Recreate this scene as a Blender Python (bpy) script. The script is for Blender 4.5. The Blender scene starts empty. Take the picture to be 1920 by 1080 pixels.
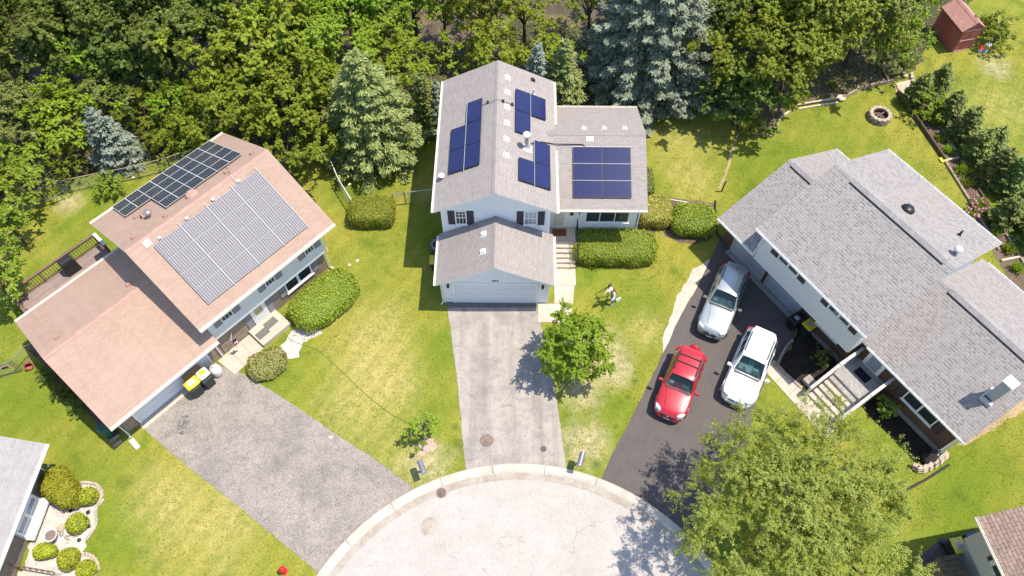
import bpy, math, random
import numpy as np
from mathutils import Vector, Matrix
R_ = math.radians
SC = bpy.context.scene
COL = SC.collection
random.seed(7)
RNG = np.random.default_rng(11)

# ---------------------------------------------------------------- camera model (used to survey ground points)
FPX, PIT, CAMH = 1405.0, R_(58.9), 38.0
_cp, _sp = math.cos(PIT), math.sin(PIT)
def P(px, py, z=0.0):
    x = (px-960)/FPX; y = -(py-540)/FPX
    d = (x, _cp+y*_sp, -_sp+y*_cp)
    t = (z-CAMH)/d[2]
    return Vector((d[0]*t, d[1]*t, z))
def G(*pts):
    return [P(a, b, 0.0) for a, b in pts]

# ---------------------------------------------------------------- mesh builder
class MB:
    def __init__(s, M=None):
        s.v=[]; s.f=[]; s.m=[]; s.uv=[]; s.M=M
    def add(s, p):
        p = Vector(p)
        if s.M is not None: p = s.M @ p
        s.v.append(p); return len(s.v)-1
    def face(s, pts, mi=0, uv=None):
        s.f.append([s.add(p) for p in pts]); s.m.append(mi); s.uv.append(uv); return s
    def fidx(s, idx, mi=0):
        s.f.append(list(idx)); s.m.append(mi); s.uv.append(None)
    def box(s, x0,x1,y0,y1,z0,z1, mi=0):
        i=[s.add((x,y,z)) for z in (z0,z1) for y in (y0,y1) for x in (x0,x1)]
        for q in ((0,2,3,1),(4,5,7,6),(0,1,5,4),(2,6,7,3),(0,4,6,2),(1,3,7,5)):
            s.fidx([i[k] for k in q], mi)
        return s
    def obox(s, c, d, rz=0, tx=0, ty=0, mi=0):
        M = Matrix.Translation(c) @ Matrix.Rotation(rz,4,'Z') @ Matrix.Rotation(ty,4,'Y') @ Matrix.Rotation(tx,4,'X')
        i=[s.add(M @ Vector((x*d[0]/2,y*d[1]/2,z*d[2]/2))) for z in (-1,1) for y in (-1,1) for x in (-1,1)]
        for q in ((0,2,3,1),(4,5,7,6),(0,1,5,4),(2,6,7,3),(0,4,6,2),(1,3,7,5)):
            s.fidx([i[k] for k in q], mi)
        return s
    def prism(s, poly, z0, z1, mi=0, top=None):
        n=len(poly)
        a=[s.add((p[0],p[1],z0)) for p in poly]; b=[s.add((p[0],p[1],z1)) for p in (top or poly)]
        s.fidx(a[::-1],mi); s.fidx(b,mi)
        for k in range(n): s.fidx((a[k],a[(k+1)%n],b[(k+1)%n],b[k]),mi)
        return s
    def extr(s, prof, axis, a0, a1, mi=0):           # closed profile in the plane across an axis
        f=(lambda a,q:(a,q[0],q[1])) if axis=='x' else (lambda a,q:(q[0],a,q[1]))
        n=len(prof); A=[s.add(f(a0,q)) for q in prof]; B=[s.add(f(a1,q)) for q in prof]
        s.fidx(A[::-1],mi); s.fidx(B,mi)
        for k in range(n): s.fidx((A[k],A[(k+1)%n],B[(k+1)%n],B[k]),mi)
        return s
    def tube(s, pts, r, n=6, mi=0, cap=True):
        pts=[Vector(p) for p in pts]; rs=r if isinstance(r,(list,tuple)) else [r]*len(pts)
        rings=[]; ref=Vector((0,0,1))
        for k,p in enumerate(pts):
            t=(pts[min(k+1,len(pts)-1)]-pts[max(k-1,0)])
            if t.length<1e-9: t=Vector((0,0,1))
            t.normalize()
            u=t.cross(ref)
            if u.length<.05: u=t.cross(Vector((1,0,0)))
            u.normalize(); w=t.cross(u)
            rings.append([s.add(p+(u*math.cos(6.2832*j/n)+w*math.sin(6.2832*j/n))*rs[k]) for j in range(n)])
        for a,b in zip(rings,rings[1:]):
            for j in range(n): s.fidx((a[j],a[(j+1)%n],b[(j+1)%n],b[j]),mi)
        if cap: s.fidx(rings[0][::-1],mi); s.fidx(rings[-1],mi)
        return s
    def lathe(s, prof, c=(0,0,0), n=20, mi=0, cap=True):
        rings=[[s.add((c[0]+r*math.cos(6.2832*j/n), c[1]+r*math.sin(6.2832*j/n), c[2]+z)) for j in range(n)] for r,z in prof]
        for a,b in zip(rings,rings[1:]):
            for j in range(n): s.fidx((a[j],a[(j+1)%n],b[(j+1)%n],b[j]),mi)
        if cap: s.fidx(rings[0][::-1],mi); s.fidx(rings[-1],mi)
        return s
    def build(s, name, mats, parent=None, smooth=False, bevel=0, sub=0):
        me=bpy.data.meshes.new(name); me.from_pydata([tuple(v) for v in s.v],[],s.f)
        mats=mats if isinstance(mats,(list,tuple)) else [mats]
        for m in mats: me.materials.append(m)
        me.polygons.foreach_set('material_index', s.m)
        me.update()
        uvl=me.uv_layers.new(name='UVMap')
        for p in me.polygons:
            uv=s.uv[p.index]; nrm=p.normal
            for k,li in enumerate(p.loop_indices):
                if uv: uvl.data[li].uv=uv[k]
                else:
                    v=me.vertices[me.loops[li].vertex_index].co
                    ax=max(range(3),key=lambda i:abs(nrm[i]))
                    uvl.data[li].uv=(v.x,v.y) if ax==2 else ((v.y,v.z) if ax==0 else (v.x,v.z))
        if smooth: me.polygons.foreach_set('use_smooth',[True]*len(me.polygons))
        o=bpy.data.objects.new(name,me); COL.objects.link(o)
        if parent: o.parent=parent
        if bevel:
            b=o.modifiers.new('b','BEVEL'); b.width=bevel; b.segments=2; b.limit_method='ANGLE'
        if sub:
            b=o.modifiers.new('s','SUBSURF'); b.levels=sub; b.render_levels=sub
        return o

def tag(o,label=None,cat=None,group=None,kind=None):
    if label: o['label']=label
    if cat: o['category']=cat
    if group: o['group']=group
    if kind: o['kind']=kind
    return o
def thing(name,label,cat,loc=(0,0,0),rz=0,group=None,scale=1):
    o=bpy.data.objects.new(name,None); COL.objects.link(o); o.location=loc; o.rotation_euler=(0,0,rz)
    o.empty_display_size=.3
    if scale!=1: o.scale=(scale,)*3 if not isinstance(scale,tuple) else scale
    return tag(o,label,cat,group)
def copy_tree(o,parent=None):
    c=o.copy(); COL.objects.link(c)
    if parent: c.parent=parent
    for ch in list(o.children): copy_tree(ch,c)
    return c
def link(name,me,parent=None):
    o=bpy.data.objects.new(name,me); COL.objects.link(o)
    if parent: o.parent=parent
    return o

# ---------------------------------------------------------------- materials
def newmat(name):
    m=bpy.data.materials.new(name); m.use_nodes=True; nt=m.node_tree; nt.nodes.clear()
    return m,nt,nt.nodes,nt.links
def N(nt,t,**k):
    n=nt.nodes.new(t)
    for a,b in k.items():
        if a.startswith('i_'): n.inputs[a[2:].replace('_',' ')].default_value=b
        else: setattr(n,a,b)
    return n
def c4(c): return (c[0],c[1],c[2],1)
def out(nt,sh):
    o=nt.nodes.new('ShaderNodeOutputMaterial'); nt.links.new(sh,o.inputs['Surface'])
def mixc(nt,fac,a,b,mode='MIX'):
    n=nt.nodes.new('ShaderNodeMix'); n.data_type='RGBA'; n.blend_type=mode
    for sock,val in ((0,fac),(6,a),(7,b)):
        if hasattr(val,'is_linked'): nt.links.new(val,n.inputs[sock])
        else: n.inputs[sock].default_value=val if sock==0 else c4(val)
    return n.outputs[2]
def ramp(nt,src,lo,hi,a=0,b=1):
    n=nt.nodes.new('ShaderNodeMapRange'); n.inputs[1].default_value=lo; n.inputs[2].default_value=hi
    n.inputs[3].default_value=a; n.inputs[4].default_value=b; nt.links.new(src,n.inputs[0]); return n.outputs[0]
def noise(nt,co,scale,detail=4,rough=.55,dist=0):
    n=nt.nodes.new('ShaderNodeTexNoise'); n.inputs['Scale'].default_value=scale; n.inputs['Detail'].default_value=detail
    n.inputs['Roughness'].default_value=rough; n.inputs['Distortion'].default_value=dist
    if co is not None: nt.links.new(co,n.inputs['Vector'])
    return n.outputs['Fac']
def coords(nt,kind='Object'):
    return nt.nodes.new('ShaderNodeTexCoord').outputs[kind]
def bump(nt,h,strength,dist=.02):
    n=nt.nodes.new('ShaderNodeBump'); n.inputs['Strength'].default_value=strength; n.inputs['Distance'].default_value=dist
    nt.links.new(h,n.inputs['Height']); return n.outputs[0]
def prin(nt,col,rough=.6,metal=0,nrm=None,coat=0,spec=.5):
    n=nt.nodes.new('ShaderNodeBsdfPrincipled')
    if hasattr(col,'is_linked'): nt.links.new(col,n.inputs['Base Color'])
    else: n.inputs['Base Color'].default_value=c4(col)
    if hasattr(rough,'is_linked'): nt.links.new(rough,n.inputs['Roughness'])
    else: n.inputs['Roughness'].default_value=rough
    n.inputs['Metallic'].default_value=metal; n.inputs['Coat Weight'].default_value=coat
    n.inputs['Specular IOR Level'].default_value=spec
    if nrm is not None: nt.links.new(nrm,n.inputs['Normal'])
    return n.outputs[0]
def plain(name,col,rough=.6,metal=0,coat=0,var=.12,scale=6,spec=.5,bmp=0):
    m,nt,_,_=newmat(name); co=coords(nt)
    f=noise(nt,co,scale,5); g=noise(nt,co,scale*.17,3)
    c=mixc(nt,ramp(nt,f,.3,.7),[x*(1-var) for x in col],[min(1,x*(1+var)) for x in col])
    c=mixc(nt,ramp(nt,g,.35,.65,0,.5),c,[x*(1-var*1.2) for x in col])
    out(nt,prin(nt,c,rough,metal,bump(nt,f,bmp) if bmp else None,coat,spec)); return m
def blotch(name,cols,scales,rough=.85,bmp=.3,bd=.02,fine=12,fineamt=.35,dist=0,space='Object'):
    """several colours mixed by noises of falling size, plus fine grain"""
    m,nt,_,_=newmat(name); co=coords(nt,space); c=cols[0]
    for col,(sc,lo,hi,amt) in zip(cols[1:],scales):
        c=mixc(nt,ramp(nt,noise(nt,co,sc,5,.6,dist),lo,hi,0,amt),c,col)
    f=noise(nt,co,fine,4,.7)
    v=ramp(nt,f,.25,.75,1-fineamt,1+fineamt)
    n=nt.nodes.new('ShaderNodeVectorMath'); n.operation='SCALE'
    if hasattr(c,'is_linked'): nt.links.new(c,n.inputs[0])
    else: n.inputs[0].default_value=c
    nt.links.new(v,n.inputs['Scale'])
    out(nt,prin(nt,n.outputs[0],rough,0,bump(nt,f,bmp,bd),0,.3)); return m
def shingle(name,c1,c2,joint,rough=.9,w=.33,h=.14,mort=.012,stain=(.3,.28,.25),stamt=.25,tabs=.5,tabh=.5,tabrest=.25):
    m,nt,_,_=newmat(name); uv=coords(nt,'UV')
    b=nt.nodes.new('ShaderNodeTexBrick'); nt.links.new(uv,b.inputs['Vector'])
    b.inputs['Color1'].default_value=c4(c1); b.inputs['Color2'].default_value=c4(c2); b.inputs['Mortar'].default_value=c4(joint)
    b.inputs['Scale'].default_value=1; b.inputs['Mortar Size'].default_value=mort; b.inputs['Mortar Smooth'].default_value=.3
    b.inputs['Brick Width'].default_value=w; b.inputs['Row Height'].default_value=h; b.inputs['Bias'].default_value=-.1
    b.offset=.5; b.offset_frequency=2; b.squash=1
    # a second, coarser course of random darker tabs
    b2=nt.nodes.new('ShaderNodeTexBrick'); nt.links.new(uv,b2.inputs['Vector'])
    b2.inputs['Color1'].default_value=(1,1,1,1); b2.inputs['Color2'].default_value=(1-tabs,1-tabs,1-tabs,1); b2.inputs['Mortar'].default_value=(.9,.9,.9,1)
    b2.inputs['Scale'].default_value=1; b2.inputs['Mortar Size'].default_value=.0; b2.inputs['Brick Width'].default_value=w*.55
    b2.inputs['Row Height'].default_value=h; b2.inputs['Bias'].default_value=-.35; b2.offset=.37
    sx=nt.nodes.new('ShaderNodeSeparateXYZ'); nt.links.new(uv,sx.inputs[0])
    dv=nt.nodes.new('ShaderNodeMath'); dv.operation='DIVIDE'; nt.links.new(sx.outputs[1],dv.inputs[0]); dv.inputs[1].default_value=h
    fr=nt.nodes.new('ShaderNodeMath'); fr.operation='FRACT'; nt.links.new(dv.outputs[0],fr.inputs[0])
    c=mixc(nt,ramp(nt,fr.outputs[0],tabh,tabh+.06,1,tabrest),b.outputs['Color'],b2.outputs['Color'],'MULTIPLY')
    g=noise(nt,uv,.35,5,.6); c=mixc(nt,ramp(nt,g,.4,.7,0,stamt),c,stain)
    mp=nt.nodes.new('ShaderNodeMapping'); mp.inputs['Scale'].default_value=(2.6,.28,1); nt.links.new(uv,mp.inputs['Vector'])
    c=mixc(nt,ramp(nt,noise(nt,mp.outputs[0],1.0,4,.6),.50,.72,0,.22),c,[x*.62 for x in c1])
    f=noise(nt,uv,26,3,.7)
    n=nt.nodes.new('ShaderNodeVectorMath'); n.operation='SCALE'; nt.links.new(c,n.inputs[0]); nt.links.new(ramp(nt,f,.25,.75,.78,1.22),n.inputs['Scale'])
    out(nt,prin(nt,n.outputs[0],rough,0,bump(nt,b.outputs['Fac'],-.5,.01),0,.25)); return m
def brickm(name,c1,c2,joint,w=.21,h=.075,mort=.012,rough=.9,var=.25):
    m,nt,_,_=newmat(name); uv=coords(nt,'UV')
    b=nt.nodes.new('ShaderNodeTexBrick'); nt.links.new(uv,b.inputs['Vector'])
    b.inputs['Color1'].default_value=c4(c1); b.inputs['Color2'].default_value=c4(c2); b.inputs['Mortar'].default_value=c4(joint)
    b.inputs['Scale'].default_value=1; b.inputs['Mortar Size'].default_value=mort
    b.inputs['Brick Width'].default_value=w; b.inputs['Row Height'].default_value=h
    f=noise(nt,uv,3,5,.7); c=mixc(nt,ramp(nt,f,.35,.7,0,var),b.outputs['Color'],[x*.5 for x in c1])
    out(nt,prin(nt,c,rough,0,bump(nt,b.outputs['Fac'],-.6,.012),0,.25)); return m
def siding(name,col,h=.15):
    m,nt,_,_=newmat(name); uv=coords(nt,'UV')
    sx=nt.nodes.new('ShaderNodeSeparateXYZ'); nt.links.new(uv,sx.inputs[0])
    q=nt.nodes.new('ShaderNodeMath'); q.operation='DIVIDE'; nt.links.new(sx.outputs[1],q.inputs[0]); q.inputs[1].default_value=h
    fr=nt.nodes.new('ShaderNodeMath'); fr.operation='FRACT'; nt.links.new(q.outputs[0],fr.inputs[0])
    f=noise(nt,uv,2.2,4)
    c=mixc(nt,ramp(nt,fr.outputs[0],0,.12,.35,0),col,[x*.55 for x in col])
    c=mixc(nt,ramp(nt,f,.4,.7,0,.12),c,[x*.8 for x in col])
    out(nt,prin(nt,c,.55,0,bump(nt,fr.outputs[0],-.4,.015),0,.35)); return m
def planks(name,c1,c2,w=.14,length=3.6,gap=.008):
    return brickm(name,c1,c2,[x*.35 for x in c1],w=length,h=w,mort=gap,rough=.8,var=.4)
def pvmat(name,cell,cell2,line,nx,ny,lw=.05,rough=.12,spec=.5):
    m,nt,_,_=newmat(name); uv=coords(nt,'UV')
    b=nt.nodes.new('ShaderNodeTexBrick'); nt.links.new(uv,b.inputs['Vector']); b.offset=0
    b.inputs['Color1'].default_value=c4(cell); b.inputs['Color2'].default_value=c4(cell2); b.inputs['Mortar'].default_value=c4(line)
    b.inputs['Scale'].default_value=1; b.inputs['Mortar Size'].default_value=lw/2; b.inputs['Brick Width'].default_value=1
    b.inputs['Row Height'].default_value=1; b.inputs['Mortar Smooth'].default_value=.1
    out(nt,prin(nt,b.outputs['Color'],rough,0,None,.0,spec)); return m
def leafm(name,dark,light,third=None,transl=.3,nsc=.7,gloss=.55):
    m,nt,_,_=newmat(name); co=coords(nt)
    g=nt.nodes.new('ShaderNodeNewGeometry')
    c=mixc(nt,g.outputs['Random Per Island'],dark,light)
    if third: c=mixc(nt,ramp(nt,noise(nt,co,nsc,3),.42,.66,0,.75),c,third)
    o=nt.nodes.new('ShaderNodeObjectInfo')
    hs=nt.nodes.new('ShaderNodeHueSaturation'); nt.links.new(c,hs.inputs['Color'])
    nt.links.new(ramp(nt,o.outputs['Random'],0,1,.80,1.22),hs.inputs['Value']); nt.links.new(ramp(nt,o.outputs['Random'],0,1,.478,.512),hs.inputs['Hue'])
    p=prin(nt,hs.outputs[0],gloss,0,None,0,.3)
    t=nt.nodes.new('ShaderNodeBsdfTranslucent'); nt.links.new(hs.outputs[0],t.inputs['Color'])
    mx=nt.nodes.new('ShaderNodeMixShader'); mx.inputs[0].default_value=transl
    nt.links.new(p,mx.inputs[1]); nt.links.new(t.outputs[0],mx.inputs[2]); out(nt,mx.outputs[0]); return m

def grassmat(name,spots):
    """mown lawn: green, lush, yellowed and strawy patches; dry spots (x,y,r,amount) where the turf is worn"""
    m,nt,_,_=newmat(name); co=coords(nt)
    green=(.160,.204,.018); lush=(.090,.142,.013); yel=(.268,.250,.038); straw=(.43,.345,.15)
    a=noise(nt,co,.13,4,.55,.4); b=noise(nt,co,.55,5,.65,.3); d=noise(nt,co,2.6,5,.7); e=noise(nt,co,11,4,.75); f2=noise(nt,co,30,2,.7)
    c=mixc(nt,ramp(nt,a,.41,.61),green,yel)
    c=mixc(nt,ramp(nt,b,.50,.68,0,.7),c,yel)
    c=mixc(nt,ramp(nt,b,.31,.46,.75,0),c,lush)
    c=mixc(nt,ramp(nt,d,.56,.76,0,.38),c,straw)
    c=mixc(nt,ramp(nt,d,.28,.44,.45,0),c,lush)
    dry=ramp(nt,d,.36,.62,.25,1)
    for x,y,r,amt,col in spots:
        vd=nt.nodes.new('ShaderNodeVectorMath'); vd.operation='DISTANCE'; nt.links.new(co,vd.inputs[0]); vd.inputs[1].default_value=(x,y,0)
        ad=nt.nodes.new('ShaderNodeMath'); ad.operation='MULTIPLY_ADD'; nt.links.new(b,ad.inputs[0]); ad.inputs[1].default_value=r*1.1; nt.links.new(vd.outputs['Value'],ad.inputs[2])
        q=nt.nodes.new('ShaderNodeMath'); q.operation='MULTIPLY'; nt.links.new(ramp(nt,ad.outputs[0],r*.75,r*1.65,amt,0),q.inputs[0]); nt.links.new(dry,q.inputs[1])
        c=mixc(nt,q.outputs[0],c,col)
    mp=nt.nodes.new('ShaderNodeMapping'); mp.inputs['Rotation'].default_value=(0,0,R_(33)); nt.links.new(co,mp.inputs['Vector'])
    wv=nt.nodes.new('ShaderNodeTexWave'); wv.inputs['Scale'].default_value=.30; wv.inputs['Distortion'].default_value=2.2; wv.inputs['Detail'].default_value=2; wv.inputs['Detail Scale'].default_value=.4; nt.links.new(mp.outputs[0],wv.inputs['Vector'])
    c=mixc(nt,ramp(nt,wv.outputs['Fac'],.35,.65,0,.16),c,lush)      # mowing lines
    v=nt.nodes.new('ShaderNodeMath'); v.operation='MULTIPLY'
    nt.links.new(ramp(nt,e,.25,.75,.74,1.24),v.inputs[0]); nt.links.new(ramp(nt,f2,.25,.75,.82,1.18),v.inputs[1])
    n=nt.nodes.new('ShaderNodeVectorMath'); n.operation='SCALE'; nt.links.new(c,n.inputs[0]); nt.links.new(v.outputs[0],n.inputs['Scale'])
    out(nt,prin(nt,n.outputs[0],.9,0,bump(nt,e,.45,.04),0,.15)); return m
def crackmat(name,base,dark,crack,csc=.32,cw=.012,stain_sc=.5,fine=9,rough=.85,fineamt=.12,camt=.5,streak=0):
    m,nt,_,_=newmat(name); co=coords(nt)
    nz=nt.nodes.new('ShaderNodeTexNoise'); nz.inputs['Scale'].default_value=1.1; nz.inputs['Detail'].default_value=5; nt.links.new(co,nz.inputs['Vector'])
    vm=nt.nodes.new('ShaderNodeVectorMath'); vm.operation='MULTIPLY_ADD'; nt.links.new(nz.outputs['Color'],vm.inputs[0]); vm.inputs[1].default_value=(1.3,1.3,0); nt.links.new(co,vm.inputs[2])
    vo=nt.nodes.new('ShaderNodeTexVoronoi'); vo.feature='DISTANCE_TO_EDGE'; vo.inputs['Scale'].default_value=csc; nt.links.new(vm.outputs[0],vo.inputs['Vector'])
    cr=ramp(nt,vo.outputs['Distance'],0,cw,1,0)
    br=ramp(nt,noise(nt,co,.8,3),.45,.6,0,1)
    k=nt.nodes.new('ShaderNodeMath'); k.operation='MULTIPLY'; nt.links.new(cr,k.inputs[0]); nt.links.new(br,k.inputs[1])
    k2=nt.nodes.new('ShaderNodeMath'); k2.operation='MULTIPLY'; nt.links.new(k.outputs[0],k2.inputs[0]); k2.inputs[1].default_value=camt
    c=mixc(nt,ramp(nt,noise(nt,co,stain_sc,6,.65),.42,.72,0,.8),base,dark)
    c=mixc(nt,ramp(nt,noise(nt,co,stain_sc*4,5,.7),.5,.75,0,.5),c,dark)
    if streak:
        mp=nt.nodes.new('ShaderNodeMapping'); mp.inputs['Scale'].default_value=(1.5,.10,1); nt.links.new(co,mp.inputs['Vector'])
        c=mixc(nt,ramp(nt,noise(nt,mp.outputs[0],1.0,5,.6),.45,.68,0,streak),c,[x*.9 for x in dark])
    c=mixc(nt,k2.outputs[0],c,crack)
    f=noise(nt,co,fine,4,.75)
    n=nt.nodes.new('ShaderNodeVectorMath'); n.operation='SCALE'; nt.links.new(c,n.inputs[0]); nt.links.new(ramp(nt,f,.25,.75,1-fineamt,1+fineamt),n.inputs['Scale'])
    out(nt,prin(nt,n.outputs[0],rough,0,bump(nt,f,.25,.01),0,.25)); return m

M={}
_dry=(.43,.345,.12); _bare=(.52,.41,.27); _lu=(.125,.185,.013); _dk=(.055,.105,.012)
M['grass']=grassmat('grass',[(*P(x,y)[:2],r,a,c) for x,y,r,a,c in (
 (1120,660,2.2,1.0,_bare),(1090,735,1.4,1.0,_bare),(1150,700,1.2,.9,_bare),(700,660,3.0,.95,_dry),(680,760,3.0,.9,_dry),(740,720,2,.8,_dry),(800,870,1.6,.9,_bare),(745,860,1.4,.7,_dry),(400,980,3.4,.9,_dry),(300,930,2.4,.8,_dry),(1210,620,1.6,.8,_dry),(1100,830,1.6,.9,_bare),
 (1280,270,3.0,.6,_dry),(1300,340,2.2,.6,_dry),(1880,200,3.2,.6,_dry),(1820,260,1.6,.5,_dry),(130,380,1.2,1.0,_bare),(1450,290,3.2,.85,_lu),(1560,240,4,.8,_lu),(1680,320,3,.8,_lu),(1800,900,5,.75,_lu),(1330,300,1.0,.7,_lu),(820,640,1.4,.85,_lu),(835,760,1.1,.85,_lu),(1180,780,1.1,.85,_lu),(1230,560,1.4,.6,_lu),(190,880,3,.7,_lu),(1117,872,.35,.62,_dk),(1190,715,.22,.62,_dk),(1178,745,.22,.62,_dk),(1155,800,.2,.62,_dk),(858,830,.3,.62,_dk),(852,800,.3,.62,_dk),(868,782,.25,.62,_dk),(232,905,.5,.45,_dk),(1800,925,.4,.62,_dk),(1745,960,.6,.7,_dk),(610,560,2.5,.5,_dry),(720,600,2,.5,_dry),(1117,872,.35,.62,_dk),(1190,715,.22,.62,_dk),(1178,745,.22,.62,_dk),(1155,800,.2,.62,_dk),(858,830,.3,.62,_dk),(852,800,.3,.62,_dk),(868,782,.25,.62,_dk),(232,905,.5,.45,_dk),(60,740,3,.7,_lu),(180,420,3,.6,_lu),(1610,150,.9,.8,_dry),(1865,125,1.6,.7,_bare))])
M['floor']=blotch('forest_floor',[(.085,.062,.036),(.045,.06,.018),(.16,.115,.07)],[(.4,.4,.65,.8),(1.7,.5,.7,.6)],fine=7,fineamt=.5,bmp=.8,bd=.08)
M['soil']=blotch('soil',[(.17,.115,.078),(.09,.06,.04),(.27,.20,.14)],[(1.1,.4,.65,.8),(3,.55,.75,.6)],fine=14,fineamt=.5,bmp=.8,bd=.05)
M['mulch']=blotch('dark_mulch',[(.035,.026,.022),(.016,.013,.012),(.07,.05,.038)],[(2,.4,.6,.8),(7,.55,.75,.5)],fine=22,fineamt=.6,bmp=.9,bd=.05)
M['bare']=blotch('worn_bare_soil',[(.42,.31,.19),(.30,.21,.11),(.25,.24,.07)],[(.9,.4,.65,.7),(3,.5,.7,.7)],fine=14,fineamt=.35,bmp=.4)
M['sand']=blotch('sandy_strip',[(.56,.46,.36),(.38,.29,.21),(.66,.58,.48)],[(1.4,.45,.7,.7),(6,.5,.7,.7)],fine=16,fineamt=.3,bmp=.5)
M['whitegravel']=blotch('white_gravel',[(.55,.50,.44),(.30,.255,.22),(.68,.64,.58)],[(2.2,.5,.72,.7),(9,.5,.66,.7)],fine=19,fineamt=.4,bmp=.9,bd=.05)
M['water']=plain('creek_water',(.11,.082,.05),.45,0,0,.5,1.2,.2,.3)
M['road']=crackmat('road_surface',(.435,.392,.355),(.365,.32,.285),(.22,.185,.16),.55,.009,.45,8,.85,.15,.75)
M['curb']=crackmat('curb_concrete',(.53,.465,.395),(.39,.32,.25),(.2,.16,.12),.15,.004,.9,12,.85,.12,.5)
M['gutter_pan']=crackmat('gutter_pan',(.40,.345,.29),(.27,.21,.155),(.15,.11,.08),.2,.006,1.2,12,.85,.16,.5)
M['drive_grey']=crackmat('grey_gravelled_asphalt',(.305,.262,.225),(.170,.150,.134),(.11,.10,.09),.25,.008,.55,15,.9,.6,.3)
M['drive_mid']=crackmat('weathered_asphalt',(.385,.335,.292),(.225,.198,.178),(.15,.13,.12),.3,.010,.75,13,.88,.22,.5,.55)
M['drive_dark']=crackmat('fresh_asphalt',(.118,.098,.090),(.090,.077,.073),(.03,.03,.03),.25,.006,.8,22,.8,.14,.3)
M['concrete']=crackmat('concrete',(.52,.445,.365),(.42,.34,.265),(.30,.22,.16),.3,.006,1.0,14,.85,.1,.4)
M['concrete2']=plain('grey_concrete',(.33,.31,.29),.9,0,0,.25,5,.3,.3)
M['roof_pink']=shingle('pinkish_shingles',(.40,.277,.208),(.36,.245,.185),(.28,.187,.143),mort=.008,stain=(.44,.305,.24),stamt=.5,tabs=.14)
M['roof_tan']=shingle('warm_grey_shingles',(.345,.303,.276),(.312,.272,.25),(.225,.195,.18),mort=.010,stain=(.30,.25,.23),stamt=.4,tabs=.26)
M['roof_grey']=shingle('grey_dimensional_shingles',(.335,.303,.288),(.305,.275,.262),(.18,.16,.155),w=.30,h=.155,mort=.010,stain=(.30,.26,.235),stamt=.35,tabs=.70,tabh=.42,tabrest=.08)
M['roof_brown']=shingle('brown_shingles',(.36,.25,.195),(.26,.18,.14),(.11,.075,.06),w=.36,h=.16,mort=.014,stain=(.36,.25,.20),stamt=.3,tabs=.45)
M['roof_pale']=shingle('pale_grey_shingles',(.34,.31,.30),(.29,.265,.255),(.21,.19,.185),mort=.006,stain=(.38,.35,.34),stamt=.5,tabs=.12)
M['cap_pink']=plain('pink_cap',(.43,.27,.215),.9,0,0,.15,9,.25,.2)
M['cap_tan']=plain('tan_cap',(.31,.265,.25),.9,0,0,.15,9,.25,.2)
M['cap_grey']=plain('grey_cap',(.30,.275,.27),.9,0,0,.2,6,.25,.2)
M['sid_white']=siding('white_siding',(.74,.76,.80))
M['sid_pale']=siding('pale_grey_siding',(.62,.63,.645),.2)
M['sid_grey']=siding('grey_siding',(.42,.41,.40),.2)
M['white']=plain('white_paint',(.80,.79,.76),.5,0,0,.06,3)
M['cream']=plain('cream_trim',(.80,.73,.62),.55,0,0,.07,3)
M['offwhite']=plain('weathered_white_wood',(.62,.57,.50),.7,0,0,.2,7,.4,.2)
M['gar_door']=siding('garage_door_panels',(.68,.70,.74),.53)
M['gar_door2']=siding('grey_garage_door',(.42,.45,.49),.53)
M['shut']=plain('dark_shutter',(.030,.024,.035),.55,0,0,.2,8)
M['shutg']=plain('grey_shutter',(.23,.21,.22),.6,0,0,.15,8)
M['glass']=plain('window_glass',(.035,.045,.055),.06,0,0,.25,1.5,.7)
M['curtain']=plain('window_with_blind',(.32,.36,.42),.12,0,0,.25,2,.6)
M['doorw']=plain('white_door',(.76,.74,.70),.4,0,0,.05,3)
M['stonewall']=brickm('ledge_stone',(.36,.27,.19),(.13,.10,.075),(.42,.32,.26),w=.42,h=.09,mort=.014,var=.5)
M['brick']=brickm('red_brown_brick',(.17,.075,.050),(.10,.050,.036),(.15,.115,.095),w=.22,h=.075,mort=.010,var=.5)
M['bricktan']=brickm('tan_grey_brick',(.24,.19,.14),(.12,.095,.075),(.26,.22,.19),w=.22,h=.075,mort=.010,var=.4)
M['found']=plain('foundation',(.26,.245,.23),.9,0,0,.3,4,.3,.3)
M['pv_blue']=pvmat('blue_black_cells',(.012,.017,.072),(.017,.021,.088),(.040,.045,.125),6,10,.06,.16)
M['pv_dark']=pvmat('dark_cells_white_lines',(.009,.012,.026),(.013,.017,.036),(.25,.26,.27),6,12,.11,.18)
M['pv_glare']=pvmat('glare_toned_cells_white_lines',(.120,.104,.108),(.142,.120,.122),(.46,.45,.47),6,12,.17,.55,.05)  # sun glare on the front array is put into the pale cell colour
M['alu']=plain('aluminium',(.62,.62,.63),.5,.2,0,.05,6)
M['pvframe']=plain('satin_module_frame',(.36,.36,.37),.7,0,0,.06,6,.15)
M['black']=plain('black_plastic',(.018,.018,.020),.5,0,0,.2,8)
M['blackm']=plain('black_metal',(.022,.022,.024),.4,.3,0,.2,8)
M['steel']=plain('galvanised_steel',(.42,.42,.42),.4,.7,0,.15,12)
M['ventw']=plain('white_vent',(.78,.76,.74),.5,0,0,.05,6)
M['ventp']=plain('pink_vent',(.42,.24,.19),.7,0,0,.1,8)
M['deck']=planks('deck_boards',(.34,.25,.22),(.27,.195,.17))
M['railw']=plain('brown_rail_wood',(.20,.12,.09),.75,0,0,.25,8,.3,.3)
M['timber']=plain('weathered_timber',(.36,.28,.20),.85,0,0,.3,5,.3,.5)
M['timberd']=plain('dark_timber',(.12,.085,.055),.9,0,0,.3,5,.3,.5)
M['timberl']=plain('bleached_timber',(.58,.47,.35),.85,0,0,.2,5,.3,.5)
M['bark']=plain('bark',(.10,.075,.055),.9,0,0,.35,5,.3,.8)
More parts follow.
